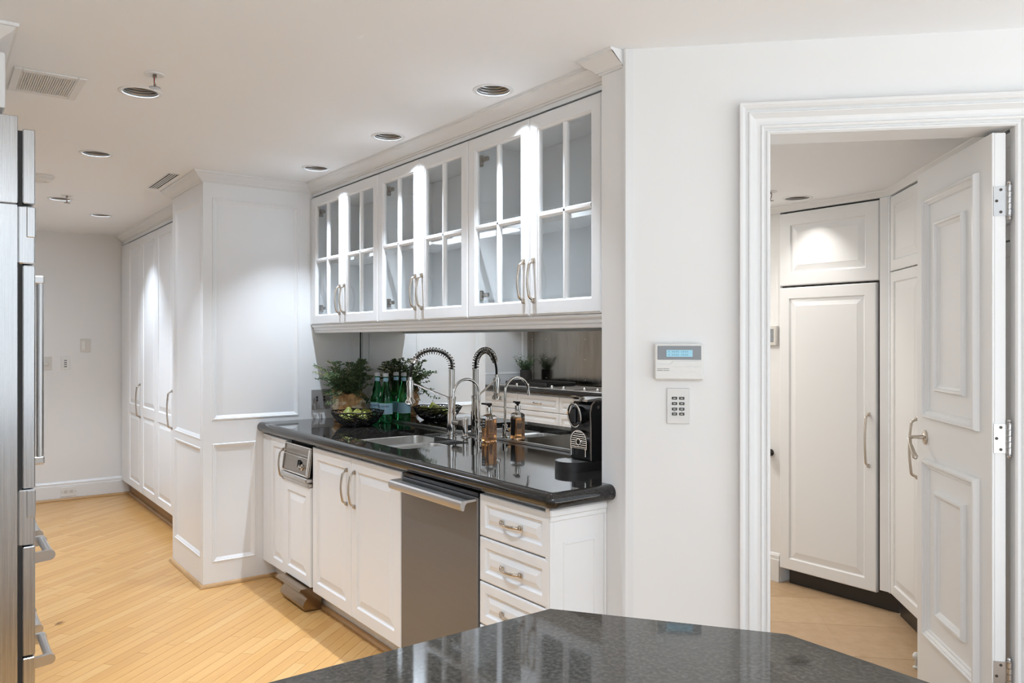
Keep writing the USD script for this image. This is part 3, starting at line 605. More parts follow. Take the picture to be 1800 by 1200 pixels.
t = thing('foot_pedal', 'brown chrome foot pedal standing out below the trash compactor', 'pedal', (x0, BY, 0))
prof = [(0.026, 0.100), (0.020, 0.119), (-0.050, 0.118), (-0.058, 0.110), (-0.040, 0.096), (-0.018, 0.070), (-0.034, 0.052), (-0.042, 0.030), (-0.030, 0.008), (0.06, 0.004), (0.06, 0.09), (0.026, 0.096)]
pg = sg.Polygon(prof).buffer(0)
m = prism(pg, 0.02, L - 0.02); m.vertices = m.vertices[:, [2, 0, 1]]; trimesh.repair.fix_normals(m)
part(t, 'housing', m, 'bronze_chrome', 25)
m = prism(sg.Polygon([(-0.0505, 0.1190), (-0.0595, 0.1105), (-0.0575, 0.1075), (-0.065, 0.112), (-0.054, 0.1235), (0.016, 0.1225), (0.016, 0.1175)]).buffer(0), 0.014, L - 0.014); m.vertices = m.vertices[:, [2, 0, 1]]
part(t, 'tread', m, 'bronze_chrome')

x0, x1 = -3.866, -2.922; t = thing('base_cabinet', 'white sink base cabinet with a pair of tall doors', 'cabinet', (x0, BY, 0)); L = x1 - x0
base_body(t, L); mid = -3.405 - x0
d = raised_door(t, 0.002, mid - 0.0015, Z0, Z1, rail=0.058); part(d, 'handle', move(pull(0.160), mid - 0.042, 0, 0.710), 'nickel', 40)
d = raised_door(t, mid + 0.0015, L - 0.002, Z0, Z1, rail=0.058); part(d, 'handle', move(pull(0.160), mid + 0.042, 0, 0.710), 'nickel', 40)

x0, x1 = -2.918, -2.346; t = thing('dishwasher', 'stainless steel dishwasher with a wide bar handle', 'dishwasher', (x0, BY, 0)); L = x1 - x0
part(t, 'body', box(0.003, L - 0.003, 0.032, 0.600, 0.106, 0.845), 'black_matte')
dd = part(t, 'door', box(0.002, L - 0.002, -0.002, 0.030, 0.112, 0.834, 0.003), 'stainless_warm')
part(t, 'control_strip', box(0.004, L - 0.004, 0.004, 0.031, 0.8355, 0.852, 0.002), 'black_plastic')
a = np.linspace(-np.pi / 2, np.pi / 2, 9); bp = [(-0.066 + 0.004 * (1 - math.cos(q)) - 0.003, 0.811 + 0.0185 * math.sin(q)) for q in a]
bp = [(-0.058, 0.793), (-0.066, 0.794), (-0.071, 0.800), (-0.073, 0.811), (-0.071, 0.822), (-0.066, 0.828), (-0.050, 0.830), (-0.004, 0.8305), (-0.004, 0.822), (-0.046, 0.820), (-0.054, 0.812)]
m = prism(sg.Polygon(bp), 0.022, L - 0.004); m.vertices = m.vertices[:, [2, 0, 1]]; trimesh.repair.fix_normals(m)
hnd = part(dd, 'handle', m, 'stainless', 25)
t = None

x0, x1 = -2.340, -1.941; t = thing('drawer_cabinet', 'white drawer unit with nickel pulls at the right end of the counter', 'cabinet', (x0, BY, 0)); L = x1 - x0
part(t, 'body', cat(box(0.001, L - 0.0225, 0.026, 0.612, 0.105, 0.862)), 'cabinet_white')
for zz0, zz1 in ((0.703, Z1), (0.543, 0.698), (0.388, 0.538), (Z0, 0.383)):
    d = raised_door(t, 0.002, L - 0.004, zz0, zz1, rail=0.034, name='drawer'); part(d, 'handle', move(pull(0.105, True, proj=0.026), L / 2 - 0.004, 0, (zz0 + zz1) / 2 - 0.004), 'nickel', 40)
b, fs = flat_panel_face(0.0, 0.244, 0.001, 0.862, [(0.055, 0.200, 0.16, 0.750)])
e1 = part(t, 'end_panel', cat(place(b, (L, 0, 0), 90), box(L - 0.022, L - 0.0005, 0.001, 0.244, 0.001, 0.862)), 'cabinet_white')
raised = loft([ins((0.055, 0.200, 0.16, 0.750), 0.028, 0.009), ins((0.055, 0.200, 0.16, 0.750), 0.050, 0.002), ins((0.055, 0.200, 0.16, 0.750), 0.051, 0.0015)], False, True)
part(t, 'panel', place(raised, (L, 0, 0), 90), 'cabinet_white')
part(t, 'moulding', cat(box(L + 0.0003, L + 0.010, -0.003, 0.243, 0.838, 0.862, 0.003), box(L + 0.0003, L + 0.006, -0.001, 0.243, 0.822, 0.8375, 0.002), box(L + 0.0003, L + 0.005, -0.001, 0.014, 0.001, 0.8215, 0.002)), 'cabinet_white')
part(t, 'scribe_strip', box(L + 0.0003, L + 0.004, 0.235, 0.2445, 0.001, 0.8215, 0.001), 'cabinet_white')

# ------------------------------------------------------------------ granite counter with sink
NR, FY, RX = 0.027, 1.556, -1.892
def rounded(pts, r): return sg.Polygon(pts).buffer(-r, 6).buffer(r, 6)
cut = sg.Polygon([(-3.735, 1.685), (-3.075, 1.685), (-3.075, 2.045), (-3.435, 2.045), (-3.435, 2.140), (-3.735, 2.140)]).buffer(-0.03, 8).buffer(0.06, 8).buffer(-0.03, 8)
slabp = sg.Polygon([(XL + 0.001, FY + NR), (RX - NR, FY + NR), (RX - NR, 1.8335), (XR - 0.001, 1.8335), (XR - 0.001, 2.2175), (XL + 0.001, 2.2175)])
nose = [(NR * math.cos(a), TOP - NR + NR * math.sin(a)) for a in np.linspace(-np.pi / 2, np.pi / 2, 13)]
cornr = [(RX - NR - 0.012 + 0.012 * math.sin(a), FY + NR + 0.012 - 0.012 * math.cos(a)) for a in np.linspace(0, np.pi / 2, 5)]
npath = [(XL + 0.001, FY + NR)] + cornr + [(RX - NR, 1.8335)]
single('countertop', cat(prism(slabp.difference(cut), TOP - 0.03, TOP), prism(slabp.difference(sg.box(XL - 1, FY + NR + 0.035, RX - NR - 0.035, 3)).difference(sg.box(XL - 1, 1.8334, 0, 3)), TOP - 2 * NR, TOP - 0.0302), sweep(npath, nose)), 'granite', 'polished black granite countertop with a bullnose edge round the sink', 'countertop', 40)
t = thing('sink', 'undermounted stainless steel double bowl sink in the black counter', 'sink', (-3.405, 1.87, TOP - 0.0305))
def bowl(px0, px1, py0, py1, depth, r=0.045):
    base = sg.box(px0, py0, px1, py1); rings = []
    for ofs, z in ((-0.022, -0.001), (0.0, -0.001), (0.002, -0.006), (0.006, -depth + 0.03), (0.014, -depth + 0.010), (0.03, -depth + 0.001), (0.06, -depth)):
        g = base.buffer(-ofs if ofs < 0 else -ofs, join_style=2); b = g.bounds; rr = min(r + (0.022 if ofs < 0 else 0), (b[2] - b[0]) / 2.1, (b[3] - b[1]) / 2.1); q = []
        for cx, cy, a0 in ((b[2] - rr, b[3] - rr, 0), (b[0] + rr, b[3] - rr, 90), (b[0] + rr, b[1] + rr, 180), (b[2] - rr, b[1] + rr, 270)):
            q += [(cx + rr * math.cos(math.radians(a0 + k * 15)), cy + rr * math.sin(math.radians(a0 + k * 15)), z) for k in range(7)]
        rings.append(q)
    n = len(rings[0]); v = [p for r_ in rings for p in r_] + [((px0 + px1) / 2, (py0 + py1) / 2, -depth)]
    f = []
    for i in range(len(rings) - 1):
        for j in range(n):
            a, b_ = i * n + j, i * n + (j + 1) % n; f += [(a, a + n, b_ + n), (a, b_ + n, b_)]
    c = len(v) - 1; f += [(c, (len(rings) - 1) * n + (j + 1) % n, (len(rings) - 1) * n + j) for j in range(n)]
    return T(v, f)
part(t, 'bowl', bowl(-0.330, -0.040, -0.182, 0.268, 0.20), 'sink_steel', 40)
part(t, 'bowl', bowl(0.004, 0.328, -0.182, 0.172, 0.17), 'sink_steel', 40)
for dx, dy, dz in ((-0.185, 0.05, -0.2), (0.165, 0.0, -0.17)): part(t, 'drain', lathe([(0.0005, 0.004), (0.02, 0.004), (0.03, 0.001), (0.042, 0.0045), (0.044, 0.001)], 24, (dx, dy, dz)), 'chrome', 30)

# ------------------------------------------------------------------ things on the counter
ZT = TOP + 0.0005
t = thing('spring_faucet', 'tall steel faucet with a coiled spring neck and pull-down spray', 'faucet', (-3.405, 2.145, ZT))
part(t, 'body', lathe([(0.0005, 0), (0.027, 0), (0.027, 0.004), (0.0235, 0.007), (0.0235, 0.112), (0.0215, 0.113), (0.0215, 0.114), (0.0195, 0.115), (0.0195, 0.178), (0.0215, 0.179), (0.0215, 0.194), (0.0195, 0.195), (0.0005, 0.195)], 28), 'chrome', 30)
part(t, 'column', lathe([(0.0155, 0.1955), (0.0155, 0.325), (0.0165, 0.326), (0.0165, 0.333), (0.010, 0.334), (0.0005, 0.334)], 24), 'sink_steel', 30)
sd = np.array([-0.083, -0.194]); sd /= np.linalg.norm(sd); SL = 0.211
def along(s, z): return (sd[0] * s, sd[1] * s, z)
arc = [along(0, z) for z in np.linspace(0.334, 0.352, 3)] + [along(SL * 0.46 * (1 - math.cos(a)), 0.352 + 0.076 * math.sin(a)) for a in np.linspace(0.12, 2.45, 26)]
hose = arc + [along(SL * 0.90, 0.373), along(SL * 0.965, 0.345), along(SL, 0.318), along(SL, 0.290)]
# resample the spring's centre line evenly
P = np.array(arc + [along(SL * 0.885, 0.378)]); s = np.r_[0, np.cumsum(np.linalg.norm(np.diff(P, axis=0), axis=1))]
turns = 19; tt = np.linspace(0, s[-1], turns * 12); Q = np.stack([np.interp(tt, s, P[:, k]) for k in range(3)], 1); tg, NN, BB = frame(Q)
ph = np.arange(len(tt)) * 2 * np.pi / 12
part(t, 'hose', tube(hose, 0.0062, 10), 'rubber_black', 40)
part(t, 'spring', tube(Q + NN * (0.0165 * np.cos(ph))[:, None] + BB * (0.0165 * np.sin(ph))[:, None], 0.0023, 6), 'dark_chrome', 40)
part(t, 'spring_collar', tube([along(SL * 0.862, 0.388), along(SL * 0.92, 0.365)], 0.0155, 18), 'chrome', 30)
part(t, 'spray_head', lathe([(0.0005, 0.296), (0.0105, 0.296), (0.0105, 0.280), (0.0165, 0.279), (0.0175, 0.270), (0.0175, 0.195), (0.0160, 0.188), (0.0195, 0.184), (0.0250, 0.176), (0.0250, 0.165), (0.0205, 0.160), (0.0005, 0.158)], 24, along(SL, 0)), 'chrome', 30)
part(t, 'spray_arm', cat(tube([along(0.015, 0.187), along(SL - 0.018, 0.262)], 0.0055, 10), tube([along(0.015, 0.187), along(SL - 0.018, 0.262)], 0.004, 8)), 'chrome', 40)
part(t, 'arm_ring', lathe([(0.0178, 0.256), (0.0200, 0.256), (0.0200, 0.270), (0.0178, 0.270)], 24, along(SL, 0)), 'chrome', 30)
part(t, 'lever_valve', cat(turn(cyl(0.0155, 0, 0.062, 20, c=0.002), [0, 1, 0], 90).apply_translation([0.018, 0, 0.066]), box(0.072, 0.118, -0.004, 0.004, 0.052, 0.082, 0.002)), 'dark_chrome', 30)
part(t, 'side_post', lathe([(0.0005, 0), (0.023, 0), (0.023, 0.003), (0.014, 0.008), (0.011, 0.014), (0.0145, 0.016), (0.0145, 0.090), (0.0125, 0.094), (0.0005, 0.094)], 24, (0.127, 0, 0)), 'chrome', 30)
t = thing('filter_tap', 'slim chrome gooseneck tap beside the soap bottle', 'faucet', (-3.150, 2.140, ZT))
part(t, 'base', lathe([(0.0005, 0), (0.021, 0), (0.021, 0.004), (0.0135, 0.007), (0.0135, 0.062), (0.009, 0.066), (0.0005, 0.066)], 22), 'chrome', 30)
g = [(0, 0, 0.066), (0, 0, 0.15), (0, 0, 0.215)] + [(0, -0.073 * (1 - math.cos(a)), 0.222 + 0.073 * math.sin(a)) for a in np.linspace(0.05, np.pi * 0.97, 18)] + [(0, -0.147, 0.212), (0, -0.148, 0.205)]
part(t, 'gooseneck', tube(g, [0.0062] * (len(g) - 2) + [0.0075, 0.0075], 12), 'chrome', 40)
part(t, 'handle', cat(turn(cyl(0.009, 0, 0.022, 14, c=0.002), [0, 1, 0], 90).apply_translation([0.012, 0, 0.040]), tube([(0.030, 0, 0.040), (0.034, -0.012, 0.038)], 0.003, 8)), 'chrome', 30)

t = thing('soap_bottle', 'square clear soap bottle with amber soap and a black pump', 'soap dispenser', (-3.055, 2.134, ZT), 4)
def sqbottle(rings, n=4):
    v, f = [], []
    for h, z, r in rings:
        q = []
        for cx, cy, a0 in ((1, 1, 0), (-1, 1, 90), (-1, -1, 180), (1, -1, 270)):
            q += [(cx * (h - r) + r * math.cos(math.radians(a0 + k * 90 / n)), cy * (h - r) + r * math.sin(math.radians(a0 + k * 90 / n)), z) for k in range(n + 1)]
        v += q
    k = 4 * (n + 1)
    for i in range(len(rings) - 1):
        for j in range(k):
            a, b = i * k + j, i * k + (j + 1) % k; f += [(a, b, b + k), (a, b + k, a + k)]
    v += [(0, 0, rings[0][1]), (0, 0, rings[-1][1])]; c = len(v) - 2
    for j in range(k): f += [(c, (j + 1) % k, j), (c + 1, (len(rings) - 1) * k + j, (len(rings) - 1) * k + (j + 1) % k)]
    return T(v, f)
part(t, 'glass', sqbottle([(0.022, 0, 0.004), (0.0265, 0.003, 0.005), (0.0265, 0.118, 0.005), (0.0255, 0.124, 0.008), (0.020, 0.129, 0.012), (0.012, 0.132, 0.0118), (0.012, 0.138, 0.0118)]), 'clear_acrylic', 35)
part(t, 'soap', sqbottle([(0.0235, 0.005, 0.004), (0.0250, 0.007, 0.004), (0.0250, 0.106, 0.004)]), 'amber_soap', 35)
lb = part(t, 'label', box(-0.021, 0.006, -0.0275, -0.0267, 0.068, 0.112), 'label_black')
part(lb, 'lettering', cat([box(-0.017, 0.002, -0.0279, -0.0276, z, z + h) for z, h in ((0.098, 0.004), (0.090, 0.0012), (0.086, 0.0012), (0.074, 0.0012))]), 'button_text')
part(t, 'back_label', box(-0.018, 0.018, 0.0267, 0.0275, 0.020, 0.100), 'label_black')
part(t, 'collar', lathe([(0.0005, 0.1385), (0.0135, 0.1385), (0.0135, 0.162), (0.012, 0.165), (0.0005, 0.165)], 20), 'chrome', 30)
part(t, 'pump', cat(cyl(0.006, 0.1655, 0.172, 12), cyl(0.013, 0.172, 0.184, 18, c=0.002), turn(box(-0.048, 0.0, -0.0055, 0.0055, 0.175, 0.183, 0.002), [0, 0, 1], 10)), 'black_plastic', 30)

# sparkling-water bottles
def water_bottle(loc, label, rot):
    t = thing('water_bottle', label, 'bottle', loc, rot, None)
    a = np.arange(60) * 2 * np.pi / 60
    prof = [(0.0005, 0.010), (0.018, 0.004), (0.030, 0.0), (0.037, 0.003), (0.0405, 0.014), (0.0385, 0.030), (0.0405, 0.043), (0.0408, 0.046), (0.0408, 0.118), (0.0405, 0.122), (0.039, 0.138), (0.034, 0.165), (0.027, 0.192), (0.0195, 0.217), (0.0155, 0.236), (0.0142, 0.250), (0.0142, 0.262), (0.0165, 0.2635), (0.0165, 0.266), (0.0125, 0.267), (0.0125, 0.278), (0.0005, 0.278)]
    g = lathe(prof, 60); v = g.vertices.copy(); aa = np.arctan2(v[:, 1], v[:, 0]); rr = np.hypot(v[:, 0], v[:, 1])
    k = np.where((v[:, 2] < 0.040) & (rr > 0.025), 1 + 0.045 * np.cos(5 * aa), 1); v[:, :2] *= k[:, None]; g.vertices = v
    part(t, 'glass', g, 'green_glass', 40)
    part(t, 'cap', cat(lathe([(0.0005, 0.289), (0.0145, 0.289), (0.0160, 0.287), (0.0160, 0.2675), (0.0130, 0.2672)], 30), *[box(0.0157, 0.0166, -0.0006, 0.0006, 0.269, 0.286).apply_transform(trimesh.transformations.rotation_matrix(q, [0, 0, 1])) for q in np.arange(24) * np.pi / 12]), 'cap_white', 30)
    part(t, 'neck_band', lathe([(0.0160, 0.240), (0.0152, 0.240), (0.0148, 0.250), (0.0148, 0.261), (0.0155, 0.261)], 30), 'label_blue', 30)
    lab = part(t, 'label', lathe([(0.0411, 0.050), (0.0414, 0.050), (0.0414, 0.114), (0.0411, 0.114)], 48), 'label_blue', 30)
    part(lab, 'border', cat(lathe([(0.04145, 0.0500), (0.0417, 0.0500), (0.0417, 0.0520), (0.04145, 0.0520)], 48), lathe([(0.04145, 0.1120), (0.0417, 0.1120), (0.0417, 0.1140), (0.04145, 0.1140)], 48), *[box(0.0413, 0.0417, -0.0009, 0.0009, 0.0522, 0.1118).apply_transform(trimesh.transformations.rotation_matrix(math.radians(q), [0, 0, 1])) for q in (-60, 100, 175)]), 'label_edge', 30)
    def wrap(m, z, r=0.0416):
        m = m.copy(); x, y, zz = m.vertices.T; m.vertices = np.c_[(r - y) * np.sin(x / r), -(r - y) * np.cos(x / r), zz + z]; return m
    part(lab, 'lettering', cat([wrap(text('S.PELLEGRINO', 0.0105, 0.092, 0.0003, True).subdivide(), 0.096), wrap(text('SPARKLING NATURAL', 0.0035, 0.045, 0.0003), 0.083)] + [wrap(box(-0.022, 0.022 - 0.006 * (k % 2), -0.0003, 0, 0, 0.0013).subdivide(), 0.072 - 0.0045 * k) for k in range(4)]), 'label_ink')
    part(lab, 'star', wrap(text('★', 0.008, None, 0.0003) if False else prism([(0.006 * (1 if q % 2 == 0 else 0.42) * math.sin(q * np.pi / 5), 0.006 * (1 if q % 2 == 0 else 0.42) * math.cos(q * np.pi / 5)) for q in range(10)], 0, 0.0003).apply_transform(trimesh.transformations.rotation_matrix(np.pi / 2, [1, 0, 0])), 0.0585), 'label_red')
    a0 = np.linspace(0, 2 * np.pi, 18, endpoint=False); ov = prism(np.c_[0.0125 * np.cos(a0), 0.0150 * np.sin(a0)], 0, 0.0004).subdivide()
    ov.apply_transform(trimesh.transformations.rotation_matrix(np.pi / 2, [1, 0, 0])); x, y, zz = ov.vertices.T
    rad = np.interp(zz + 0.166, [p_[1] for p_ in prof[10:16]], [p_[0] for p_ in prof[10:16]]) + 0.0005 - y
    rot0 = -0.75
    ov.vertices = np.c_[rad * np.sin(x / 0.034 + rot0), -rad * np.cos(x / 0.034 + rot0), zz + 0.166]
    part(t, 'neck_label', ov, 'cap_white')
    return t
water_bottle((-4.252, 2.155, ZT), 'green sparkling-water bottle standing behind, between the plant bag and the other bottle', 28)
water_bottle((-4.150, 2.158, ZT), 'green sparkling-water bottle nearer the faucet, its label in full view', 28)

# fern in a crumpled paper bag
t = thing('potted_fern', 'leafy fern in a crumpled brown paper bag against the mirror', 'potted plant', (-4.383, 2.030, ZT))
rng = random.Random(3); nr = np.random.RandomState(3)
prof = np.array([(0.0005, 0.0), (0.070, 0.0), (0.084, 0.004), (0.094, 0.025), (0.099, 0.050), (0.100, 0.075), (0.098, 0.095), (0.094, 0.108), (0.098, 0.120), (0.101, 0.140), (0.096, 0.160), (0.088, 0.166), (0.082, 0.160), (0.083, 0.130), (0.086, 0.110)])
from scipy.interpolate import interp1d
ss = np.linspace(0, 1, 46); pp = interp1d(np.linspace(0, 1, len(prof)), prof, axis=0)(ss)
bag = lathe(pp * np.array([1.0, 1.07]), 64); v = bag.vertices.copy(); rad = np.hypot(v[:, 0], v[:, 1]) + 1e-9
dirn = v[:, :2] / rad[:, None]; q3 = np.c_[dirn * 0.1, v[:, 2]]
def crease(p): 
    a = meshkit.noise(p * 26, 1); b = meshkit.noise(p * 44 + 7, 2); return np.abs(a - 0.5) * 1.3 + np.abs(b - 0.5) * 0.6
dn = (crease(q3) - 0.40) * 0.046 * np.clip((rad - 0.03) / 0.05, 0, 1) * np.clip(v[:, 2] / 0.02, 0, 1)
v[:, :2] += dirn * dn[:, None]; v[:, 2] = np.where(v[:, 2] > 0.1, v[:, 2] + (meshkit.noise(np.c_[dirn * 2.2, dirn[:, :1] * 0], 5) - 0.5) * 0.030, v[:, 2])
bag.vertices = v
fc = bag.triangles_center; pm = (meshkit.noise(fc * np.array([14, 14, 18]), 9) > 0.53) & (fc[:, 2] > 0.02)
part(t, 'paper_bag', bag.submesh([np.nonzero(~pm)[0]], append=True), 'kraft', 12)
part(t, 'printed_patches', bag.submesh([np.nonzero(pm)[0]], append=True), 'kraft_print', 12, label='paper with pale printed patches', kind='stuff')
part(t, 'soil', cyl(0.080, 0.100, 0.128, 24), 'soil')
stems, leaves = [], {0: [], 1: [], 2: []}
def leaflet(c, d, up, s):
    d = d / np.linalg.norm(d); w = np.cross(d, up); w /= np.linalg.norm(w) + 1e-9; n = np.cross(w, d)
    pts = [c, c + d * s * 0.35 + w * s * 0.42 + n * s * 0.05, c + d * s * 0.80 + w * s * 0.48, c + d * s * 1.05 + w * s * 0.12 - n * s * 0.08, c + d * s * 1.0 - w * s * 0.18 - n * s * 0.08, c + d * s * 0.76 - w * s * 0.50, c + d * s * 0.32 - w * s * 0.40 + n * s * 0.05]
    return pts
LV, LF = {0: [], 1: [], 2: []}, {0: [], 1: [], 2: []}
def add_leaf(k, c, d, s):
    up = np.array([rng.gauss(0, .5), rng.gauss(0, .5), 1.0]); b = len(LV[k]); LV[k] += leaflet(np.array(c), np.array(d, float), up, s); LF[k] += [(b, b + j, b + j + 1) for j in range(1, 6)]
for i in range(120):
    az = rng.uniform(0, 2 * np.pi); reach = rng.uniform(0.05, 0.175) * (1 if math.sin(az) < 0.3 else 0.72); rise = rng.uniform(0.06, 0.235) * (1.0 - reach * 1.7) + 0.035
    if rng.random() < 0.22: reach *= 1.05; rise = rng.uniform(-0.03, 0.05)
    r0 = rng.uniform(0, 0.055); b = np.array([r0 * math.cos(az), r0 * math.sin(az), 0.126])
    pts = []
    for q in np.linspace(0, 1, 9):
        z = rise * (1.9 * q - 0.9 * q * q) + (0.04 * math.sin(np.pi * min(q * 1.2, 1)) if rise < 0.06 else 0)
        pts.append(b + np.array([math.cos(az) * reach * q ** 1.2, math.sin(az) * reach * q ** 1.2, z]))
    if math.hypot(pts[-1][0] - 0.131, pts[-1][1] - 0.125) < 0.075: continue
    pts = np.array(pts) + nr.normal(0, 0.0025, (9, 3)) * np.linspace(0, 1, 9)[:, None]
    stems.append(tube(pts, np.linspace(0.0013, 0.0005, 9), 4, False))
    k = 2 if (math.cos(az) < -0.2 and rng.random() < 0.45) else rng.choice([0, 0, 1])
    for q in np.linspace(0.22, 1.0, rng.randint(9, 13)):
        f = q * 8; i0 = min(int(f), 7); c = pts[i0] + (pts[i0 + 1] - pts[i0]) * (f - i0); tgt = pts[i0 + 1] - pts[i0]; tgt /= np.linalg.norm(tgt)
        side = np.cross(tgt, [0, 0, 1.0]); side /= np.linalg.norm(side) + 1e-9
        for sgn in (-1, 1):
            ln = 0.030 * (1.15 - q) + 0.006
            d = side * sgn + tgt * 0.7 + np.array([0, 0, rng.uniform(-.3, .3)]); d /= np.linalg.norm(d)
            for w in (0.35, 0.7, 1.0):
                qq = c + d * ln * w
                if (qq[0] - 0.131) ** 2 + (qq[1] - 0.125) ** 2 < 0.055 ** 2 or qq[1] > 0.170 or qq[0] < -0.21: continue
                add_leaf(k, c + d * ln * w, d + nr.normal(0, 0.45, 3), rng.uniform(0.0075, 0.0125))
part(t, 'stems', cat(stems), 'stem_brown', kind='stuff')
for k in range(3): part(t, 'leaves', T(LV[k], LF[k]), f'leaf_{k}', kind='stuff')

# wire bowl with pears
t = thing('wire_bowl', 'black woven wire bowl of green pears on the counter', 'bowl', (-4.100, 1.955, ZT))
bz = lambda q: 0.078 * q ** 1.6 + 0.002
br = lambda q: 0.062 + (0.148 - 0.062) * q ** 0.75
ws = []
for sgn in (-1, 1):
    for i in range(42):
        q = np.linspace(0, 1, 14); a = i * 2 * np.pi / 42 + sgn * 1.15 * q + 0.10 * np.sin(q * 9 + i)
        ws.append(tube(np.c_[br(q) * np.cos(a), br(q) * np.sin(a), bz(q) + 0.0012 * sgn], 0.0019, 5, False))
for q, r in ((0.0, 0.0026), (0.14, 0.0016), (0.28, 0.0016), (0.42, 0.0016), (0.56, 0.0016), (0.7, 0.0016), (0.85, 0.0016), (1.0, 0.0032)):
    a = np.linspace(0, 2 * np.pi, 49); wob = 1 + 0.006 * np.sin(11 * a)
    ws.append(tube(np.c_[br(q) * wob * np.cos(a), br(q) * wob * np.sin(a), bz(q) + 0.002 * np.sin(7 * a) + (0.001 if q == 0 else 0)], r, 6, False))
for rr in (0.02, 0.042): a = np.linspace(0, 2 * np.pi, 33); ws.append(tube(np.c_[rr * np.cos(a), rr * np.sin(a), 0 * a + 0.003], 0.0018, 5, False))
for i in range(12): a = i * np.pi / 6; ws.append(tube([(0.006 * math.cos(a), 0.006 * math.sin(a), 0.003), (0.062 * math.cos(a), 0.062 * math.sin(a), 0.003)], 0.0017, 5, False))
part(t, 'wire_mesh', cat(ws), 'wire_black', 40)
def pear(loc, tilt, az, s, label):
    t = thing('pear', label, 'pear', loc, az, None)
    pf = [(0.0005, -0.030), (0.012, -0.029), (0.024, -0.022), (0.030, -0.010), (0.031, 0.002), (0.027, 0.015), (0.019, 0.027), (0.013, 0.036), (0.008, 0.043), (0.0005, 0.045)]
    pf = interp1d(np.linspace(0, 1, len(pf)), pf, axis=0, kind='quadratic')(np.linspace(0, 1, 20)); pf[:, 0] = np.maximum(pf[:, 0], 0.0004)
    part(t, 'fruit', turn(lathe(pf * s, 20), [0, 1, 0], tilt), 'pear_green', 60)
    part(t, 'stem', turn(tube(np.array([(0, 0, 0.044), (0.001, 0, 0.052), (0.004, 0, 0.060)]) * s, 0.0014, 6), [0, 1, 0], tilt), 'stem_brown', 40)
PE = [(-0.085, -0.020, 0.062, 8, 40, 1.0, 'green pear standing upright at the left of the wire bowl'), (-0.036, -0.066, 0.052, 78, 200, 0.80, 'green pear lying second from the left in the wire bowl'), (0.034, -0.068, 0.052, 82, 20, 0.80, 'green pear lying at the front middle of the wire bowl'),
      (0.092, -0.010, 0.054, 80, 290, 0.80, 'green pear lying at the right of the wire bowl'), (-0.010, 0.004, 0.072, 74, 10, 0.84, 'green pear lying on top in the middle of the wire bowl'), (0.048, 0.040, 0.066, 70, 300, 0.98, 'green pear at the back right of the wire bowl, seen best in the mirror'), (-0.042, 0.062, 0.062, 60, 100, 0.98, 'green pear at the back left of the wire bowl beside the bag')]
for x, y, z, ti, az, s, lab in PE: pear((-4.100 + x, 1.955 + y, ZT + z - 0.006), ti, az, s, lab)

# pod coffee machine
t = thing('coffee_machine', 'black pod coffee machine with a chrome grille at the counter end', 'coffee machine', (-2.222, 1.972, ZT))
hw = 0.062
part(t, 'base', cat(prism(sg.box(-hw - 0.002, -0.02, hw + 0.002, 0.225).buffer(0.0), 0, 0.030)), 'black_matte')
a = np.linspace(np.pi, 2 * np.pi, 25); tp = [(hw + 0.002, -0.021)] + [((hw + 0.002) * -math.cos(q - np.pi) * -1 if False else (hw + 0.002) * math.cos(q), -0.048 + 0.058 * math.sin(q)) for q in a][::-1] + [(-hw - 0.002, -0.021)]
tray = sg.Polygon(tp).buffer(0)
part(t, 'drip_tray', cat(prism(tray, 0, 0.030), prism(tray.difference(tray.buffer(-0.006)), 0.030, 0.034)), 'black_matte', 25)
grid = tray.buffer(-0.0065); gr = [grid.intersection(sg.box(-0.07, y, 0.07, y + 0.0045)) for y in np.arange(-0.105, -0.022, 0.0075)]
part(t, 'drip_grid', cat([prism(g, 0.031, 0.0335) for g in gr if not g.is_empty and g.area > 1e-5] + [box(-0.0015, 0.0015, -0.098, -0.022, 0.0302, 0.033)]), 'stainless')
em = lathe([(0.012, 0), (0.0135, 0.0006), (0.015, 0)], 24); em.vertices[:, 1] *= 0.45
lg = cat(turn(em, [1, 0, 0], 90), text('DeLonghi', 0.0042, 0.021, 0.0005, True)); x_, y_, z_ = lg.vertices.T
th = x_ / 0.064 - 0.95; R_ = np.array([(hw + 0.0022), 0.0582])
lg.vertices = np.c_[(R_[0] - y_) * np.sin(th), -0.048 - (R_[1] - y_) * np.cos(th), z_ + 0.016]
part(t, 'emblem', lg, 'plate_silver')
side = sg.Polygon([(0.0, 0.0305), (0.205, 0.0305), (0.205, 0.225), (0.198, 0.244), (0.15, 0.252), (0.02, 0.250), (0.004, 0.240), (-0.004, 0.215), (0.0, 0.150)]).buffer(-0.006, 4).buffer(0.006, 4)
m = prism(side, -hw + 0.006, hw); m.vertices = m.vertices[:, [2, 0, 1]]; trimesh.repair.fix_normals(m)
bd = part(t, 'body', m, 'black_plastic', 25)
part(bd, 'side_edge', tube([(hw - 0.003, -0.0025, 0.033), (hw - 0.003, -0.003, 0.15), (hw - 0.003, -0.006, 0.214), (hw - 0.003, 0.0015, 0.240), (hw - 0.003, 0.018, 0.2535)], 0.0034, 8), 'dark_chrome', 40)
part(bd, 'water_tank', cat(box(hw + 0.0003, hw + 0.004, 0.075, 0.150, 0.040, 0.145, 0.0015), lathe([(0.0005, 0.1455), (0.018, 0.1455), (0.018, 0.150), (0.014, 0.152), (0.014, 0.176), (0.0005, 0.178)], 18, (hw - 0.012, 0.112, 0))), 'black_matte', 30)
part(bd, 'button', turn(cyl(0.007, 0, 0.002, 14), [0, 1, 0], 90).apply_translation([hw + 0.0003, 0.03, 0.232]), 'dark_chrome')
lid = sg.Polygon([(-0.010, 0.252), (0.06, 0.2575), (0.13, 0.2565), (0.13, 0.262), (0.05, 0.265), (-0.005, 0.260)])
